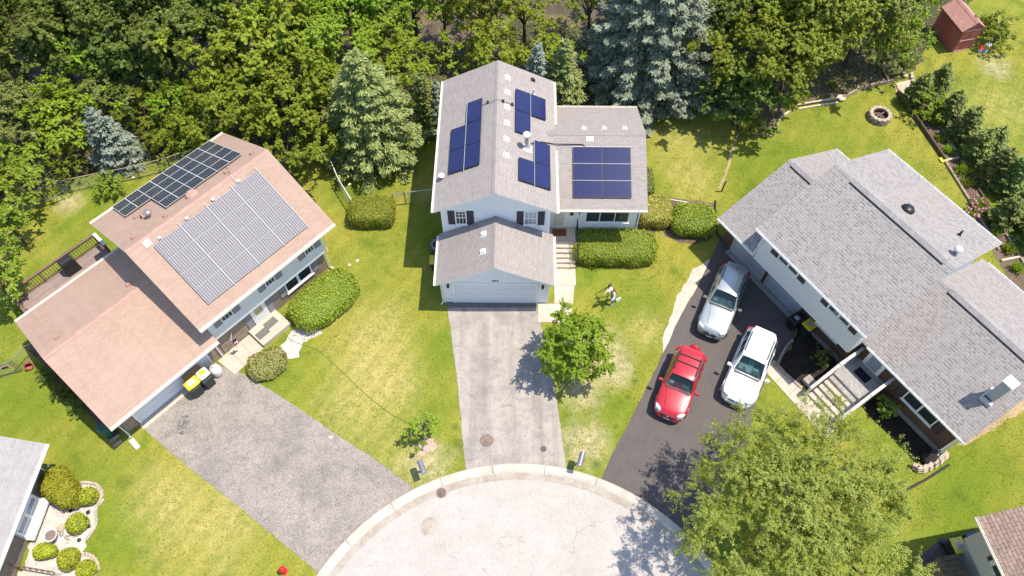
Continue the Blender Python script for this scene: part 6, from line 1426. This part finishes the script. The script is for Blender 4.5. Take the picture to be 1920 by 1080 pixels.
        for x in (hl_-.85,-hl_+.88):
            wh=thing('wheel',None,None,(x,s*(w-.09),.35)); wh.parent=o; wh.rotation_euler=(math.pi/2,0,0); t=MB().lathe([(.21,-.11),(.33,-.11),(.355,-.07),(.355,.07),(.33,.11),(.21,.11)],(0,0,0),24,cap=False)
            MB().lathe([(.215,-.07),(.20,.07*-s),(.05,.085*-s),(.01,.09*-s)],(0,0,0),16,cap=False)
            tt=t.build('tyre',M['tyre'],wh); r=MB()
            for k in range(6): r.obox((.12*math.cos(k*1.047),.12*math.sin(k*1.047),-s*.085*-1*-1),(.2,.05,.03),k*1.047)
            r.lathe([(.215,-s*.09),(.19,-s*.10),(.19,-s*.03),(.01,-s*.03)],(0,0,0),18,cap=False); r.build('rim',M['rim'],wh)
            ar=MB(); ar.lathe([(.40,-.02),(.37,-.02),(.37,.02),(.40,.02),(.40,-.02)],(0,0,0),20,cap=False); arch=ar.build('wheel_arch',clad,o); arch.location=(x,s*(w*1.0),.36); arch.rotation_euler=(math.pi/2,0,0)
    MB().prism([(hl_-.01,-w*.42),(hl_+.02,-w*.36),(hl_+.02,w*.36),(hl_-.01,w*.42)],.60,.73).build('grille',M['trim'],o,bevel=.015)
    MB().box(hl_+.046,hl_+.055,-.16,.16,.40,.50).build('number_plate',M['white'],o)
    if rack:
        rk=MB()
        for s in (1,-1): rk.tube([(xroof0-.22,s*wr_*.90,rz_-.01),(xroof0-.32,s*wr_*.90,rz_+.055),(xroof1+.35,s*wr_*.90,rz_+.055),(xroof1+.25,s*wr_*.90,rz_-.01)],.024,6)
        if rack=='cross':
            for x in (xroof0-.72,xroof1+.42): rk.tube([(x,-wr_*.9,rz_+.07),(x,wr_*.9,rz_+.07)],.028,6)
        rk.build('roof_rails',M['trim'],o)
        if rack=='cross':
            rb=MB()
            for y in (-.36,-.18,0,.18,.36): rb.box(xroof1+.2,xroof0-.5,y-.02,y+.02,rz_+.0,rz_+.036-abs(y)*.03)
            rb.build('roof_ribs',body,o)
    MB().lathe([(.035,0),(.03,.03),(.008,.07),(.005,.16)],(xroof1+.22,0,rz_+.015),8).build('aerial',M['trim'],o)
    # bonnet creases and shut lines
    bl=MB()
    for s in (1,-1): bl.tube([(hl_-.42,s*.40*w,.965),(xws+.5,s*.56*w,hood+.026),(xws+.12,s*.66*w,hood+.055)],.007,4)
    bl.build('bonnet_gap',M['trim'],o)
    MB().prism([(xws+.02,-w*.78),(xws+.13,-w*.72),(xws+.13,w*.72),(xws+.02,w*.78)],bz-.0,hood+.082).build('cowl',M['trim'],o,bevel=.01)
    MB().prism([(xroof1-.02,-wr_*.9),(xroof1-.02,wr_*.9),(xroof1-.20,wr_*.82),(xroof1-.20,-wr_*.82)],rz_-.075,rz_-.04).build('rear_spoiler',body,o,bevel=.015)
    em=MB().lathe([(.055,0),(.05,.012),(.01,.014)],(0,0,0),10).build('emblem',M['alu'],o); em.location=(hl_+.018,0,.70); em.rotation_euler=(0,math.pi/2,0)
    for s in (1,-1):
        for x in (-.05,-1.0): MB().box(x-.09,x+.09,s*w*.985-.012,s*w*.985+.012,.86,.89).build('door_handle',M['trim'],o)
    if spare:
        sw=MB().lathe([(.05,-.12),(.30,-.12),(.345,-.06),(.345,.06),(.30,.11),(.10,.13),(.01,.13)],(0,0,0),24); w_=sw.build('spare_wheel_cover',body,o,smooth=False); w_.location=(-hl_-.12,.05,.95); w_.rotation_euler=(0,-math.pi/2,0)
    return o
car('red sport utility car with spare wheel on the tailgate and roof cross bars',(9.06,16.46,.018),R_(-115.2),paint('red_car_paint',(.42,.012,.022)),paint('red_trim_paint',(.32,.010,.018)),4.1,1.78,1.68,1.0,1.02,.52,-.02,-1.62,-1.92,'cross',True)
car('white crossover car with dark roof rails beside the front walk',(12.98,17.45,.018),R_(-118.2),paint('white_car_paint',(.84,.84,.84)),paint('white_trim_paint',(.80,.80,.80)),4.6,1.86,1.66,1.0,1.0,.72,-.06,-1.85,-2.2,'rails',False)
car('silver green wagon half in the shade of the grey roofed house',(12.14,21.63,.018),R_(-116),paint('silver_green_paint',(.42,.45,.44),.55,.3),plain('grey_green_cladding',(.10,.115,.10),.5),4.75,1.78,1.60,.95,.97,.58,-.10,-1.95,-2.30,'rails',False,name='parked_wagon')

# ================================================================ person with tripod
def skin(name,verts,edges,rad,mat,parent,sub=2,root=0):
    me=bpy.data.meshes.new(name); me.from_pydata(verts,edges,[]); me.materials.append(mat); o=bpy.data.objects.new(name,me); COL.objects.link(o); o.parent=parent
    sk=o.modifiers.new('skin','SKIN'); sk.use_smooth_shade=True
    for i,r in enumerate(rad):
        d=me.skin_vertices[0].data[i]; d.radius=(r,r) if not isinstance(r,tuple) else r; d.use_root=(i==root)
    if sub: s=o.modifiers.new('s','SUBSURF'); s.levels=sub; s.render_levels=sub
    return o
SKINM=plain('skin',(.45,.26,.18),.6,0,0,.06,9)
pg=P(1147,567); pe=thing('person','person in white cap, dark red patterned vest and blue jeans leaning over a tripod','person',pg,R_(212))
# faces local +x ; y to the left. slight forward lean, stepping
J=dict(pel=(0,0,.95),wai=(.03,0,1.12),che=(.12,0,1.34),nec=(.20,0,1.50),hd0=(.26,0,1.60),hd1=(.30,0,1.72),
 hpL=(0,.10,.92),knL=(.10,.13,.50),anL=(.06,.14,.09),toL=(.20,.15,.04),hpR=(0,-.10,.92),knR=(-.02,-.13,.50),anR=(-.16,-.15,.10),toR=(-.02,-.17,.04),
 shL=(.14,.19,1.42),elL=(.22,.31,1.20),wrL=(.42,.36,1.16),shR=(.14,-.19,1.42),elR=(.16,-.31,1.14),wrR=(.38,-.27,1.02))
nm_=list(J); ix={k:i for i,k in enumerate(nm_)}; vs=[J[k] for k in nm_]
ed=[('pel','wai'),('wai','che'),('che','nec'),('nec','hd0'),('hd0','hd1'),('pel','hpL'),('hpL','knL'),('knL','anL'),('anL','toL'),('pel','hpR'),('hpR','knR'),('knR','anR'),('anR','toR'),('che','shL'),('shL','elL'),('elL','wrL'),('che','shR'),('shR','elR'),('elR','wrR')]
rd=dict(pel=(.13,.10),wai=(.12,.09),che=(.14,.10),nec=.055,hd0=.085,hd1=.09,hpL=.085,knL=.058,anL=.04,toL=.035,hpR=.085,knR=.058,anR=.04,toR=.035,shL=.055,elL=.042,wrL=.028,shR=.055,elR=.042,wrR=.028)
E2=[(ix[a],ix[b]) for a,b in ed]; RD=[rd[k] for k in nm_]
for side,s in (('wrL',1),('wrR',-1)):
    w=Vector(J[side]); d=Vector((.09,0,.01)) if side=='wrR' else Vector((.07,0,-.05)); i0=ix[side]; pal=len(vs); vs.append(tuple(w+d*.7)); RD.append(.030); E2.append((i0,pal))
    sd=Vector((0,1,0))
    for k in range(4):
        a=w+d*1.1+sd*(.022*(k-1.5)); b=a+d*(.45-.06*abs(k-1.4))+Vector((0,0,-.012)); i=len(vs); vs+= [tuple(a),tuple(b)]; RD+=[.010,.008]; E2+=[(pal,i),(i,i+1)]
    a=w+d*.7+Vector((0,-s*.035,.0)); b=a+d*.4+Vector((0,-s*.012,0)); i=len(vs); vs+=[tuple(a),tuple(b)]; RD+=[.012,.009]; E2+=[(pal,i),(i,i+1)]
bd=skin('body',vs,E2,RD,SKINM,pe)
# face
f=MB(); h=Vector(J['hd1']); f.obox(h+Vector((.105,0,-.03)),(.04,.03,.05),0,0,.3).obox(h+Vector((.095,0,-.085)),(.015,.055,.014)); f.build('nose_and_mouth',SKINM,bd)
f=MB()
for s in (1,-1): f.lathe([(.001,-.012),(.012,0),(.001,.012)],h+Vector((.09,s*.035,.0)),8)
f.build('eye',M['black'],bd)
f=MB()
for s in (1,-1): f.obox(h+Vector((0,s*.098,-.02)),(.045,.02,.06))
f.build('ear',SKINM,bd)
def sub_(keys,edg,rads,name,mat): 
    ii={k:i for i,k in enumerate(keys)}; return skin(name,[J[k] for k in keys],[(ii[a],ii[b]) for a,b in edg],[rads[k] for k in keys],mat,pe)
jeans=plain('blue_jeans',(.20,.30,.48),.85,0,0,.15,12); shirt=plain('white_shirt',(.78,.78,.80),.8,0,0,.06,8)
sub_(['pel','wai','hpL','knL','anL','hpR','knR','anR'],[('pel','wai'),('pel','hpL'),('hpL','knL'),('knL','anL'),('pel','hpR'),('hpR','knR'),('knR','anR')],dict(pel=(.15,.12),wai=(.13,.10),hpL=.10,knL=.075,anL=.062,hpR=.10,knR=.075,anR=.062),'jeans',jeans)
sub_(['wai','che','shL','elL','wrL','shR','elR','wrR','pel'],[('wai','che'),('che','shL'),('shL','elL'),('elL','wrL'),('che','shR'),('shR','elR'),('elR','wrR'),('wai','pel')],dict(pel=(.15,.115),wai=(.14,.11),che=(.16,.115),shL=.055,elL=.046,wrL=.036,shR=.055,elR=.046,wrR=.036),'shirt',shirt)
vm,nt,_,_=newmat('dark_red_patterned_vest'); co=coords(nt); vv=noise(nt,co,9,2); c_=mixc(nt,ramp(nt,vv,.45,.55),(.05,.016,.026),(.22,.03,.05)); c_=mixc(nt,ramp(nt,noise(nt,co,7,2),.66,.70),c_,(.45,.30,.30)); out(nt,prin(nt,c_,.8))
J['vs']=(.13,.17,1.43); J['vr']=(.13,-.17,1.43)
sub_(['wai','che','vs','vr'],[('wai','che'),('che','vs'),('che','vr')],dict(wai=(.20,.17),che=(.225,.18),vs=.105,vr=.105),'vest',vm)
for s in ('L','R'):
    a,t=Vector(J['an'+s]),Vector(J['to'+s]); MB().tube([a+Vector((-.07,0,-.03)),a+Vector((0,0,-.03)),t],[.05,.055,.045],8).build('shoe',plain('grey_shoe',(.45,.47,.52),.7),pe)
c_=Vector(J['hd1'])+Vector((.0,0,.025)); cap=MB().lathe([(.112,-.01),(.110,.045),(.08,.10),(.01,.115)],c_,16); cap.prism([(c_.x+.07,-.095),(c_.x+.20,-.07),(c_.x+.235,0),(c_.x+.20,.07),(c_.x+.07,.095)],c_.z-.012,c_.z+.004); cap.build('cap',M['white'],pe,smooth=False)
MB().lathe([(.108,-.09),(.115,-.03),(.118,.0)],c_,14,cap=False).build('hair',plain('brown_hair',(.06,.035,.02),.7),pe)
q=P(1158,564); o=thing('tote_bag','white tote bag standing on the grass behind the person with the tripod','bag',(q.x+.02,q.y,0),.5)
MB().prism([(-.14,-.06),(.14,-.06),(.14,.06),(-.14,.06)],0,.30,0,[(-.16,-.03),(.16,-.03),(.16,.03),(-.16,.03)]).build('pouch',M['white'],o,bevel=.02)
MB().tube([(-.07,-.04,.29),(-.05,-.05,.42),(.05,-.05,.42),(.07,-.04,.29)],.010,5).build('handle',M['offwhite'],o)
tp=P(1130,562); o=thing('tripod','dark wooden survey tripod with spread legs on the lawn','tripod',(tp.x,tp.y,0),.3)
top=Vector((.30,.05,1.32))
for a,l in ((0.2,.62),(2.3,.62),(4.4,.62)):
    e=Vector((.12+l*math.cos(a),l*math.sin(a),0)); lg=MB(); t=(e-top); s=Vector((-math.sin(a),math.cos(a),0))*.035
    for g_ in (1,-1): lg.tube([top+s*g_,top+t*.62+s*g_*.7],.016,5)
    lg.tube([top+t*.58,e],[.024,.012],6); lg.build('leg',plain('dark_tripod_wood',(.07,.045,.03),.6),o)
MB().lathe([(.09,1.31),(.09,1.36),(.05,1.37),(.05,1.42)],(top.x,top.y,0),12).build('head_plate',M['blackm'],o)
MB().obox((top.x,top.y,1.47),(.12,.10,.12)).tube([(top.x-.11,top.y,1.49),(top.x+.12,top.y,1.49)],.035,8).build('instrument',plain('dark_instrument',(.06,.05,.045),.5),o)

# ================================================================ light, sky, camera
EL,AZ=R_(68),R_(86)
S=Vector((math.sin(AZ)*math.cos(EL),math.cos(AZ)*math.cos(EL),math.sin(EL)))
w=bpy.data.worlds.new('World'); SC.world=w; w.use_nodes=True; nt=w.node_tree; nt.nodes.clear()
sky=nt.nodes.new('ShaderNodeTexSky'); sky.sky_type='NISHITA'; sky.sun_disc=False; sky.sun_elevation=EL; sky.sun_rotation=AZ; sky.air_density=1.0; sky.dust_density=.6; sky.ozone_density=1.5
bg=nt.nodes.new('ShaderNodeBackground'); bg.inputs['Strength'].default_value=.15; ow=nt.nodes.new('ShaderNodeOutputWorld')
nt.links.new(sky.outputs[0],bg.inputs[0]); nt.links.new(bg.outputs[0],ow.inputs[0])
ld=bpy.data.lights.new('sun','SUN'); ld.energy=3.6; ld.angle=R_(.53); ld.color=(1,.93,.815); lo=bpy.data.objects.new('sun',ld); COL.objects.link(lo); lo.rotation_euler=S.to_track_quat('Z','Y').to_euler(); lo.location=(40,0,60)
cd=bpy.data.cameras.new('camera'); cam=bpy.data.objects.new('camera',cd); COL.objects.link(cam); cam.location=(0,0,CAMH); cam.rotation_euler=(math.pi/2-PIT,0,0)
cd.sensor_fit='HORIZONTAL'; cd.sensor_width=36; cd.lens=36*FPX/1920; cd.clip_start=.5; cd.clip_end=2000; SC.camera=cam
SC.view_settings.view_transform='Standard'; SC.view_settings.look='None'; SC.view_settings.exposure=.82; SC.view_settings.gamma=1; SC.view_settings.use_curve_mapping=False
SC.cycles.max_bounces=6; SC.cycles.diffuse_bounces=3; SC.cycles.transparent_max_bounces=4
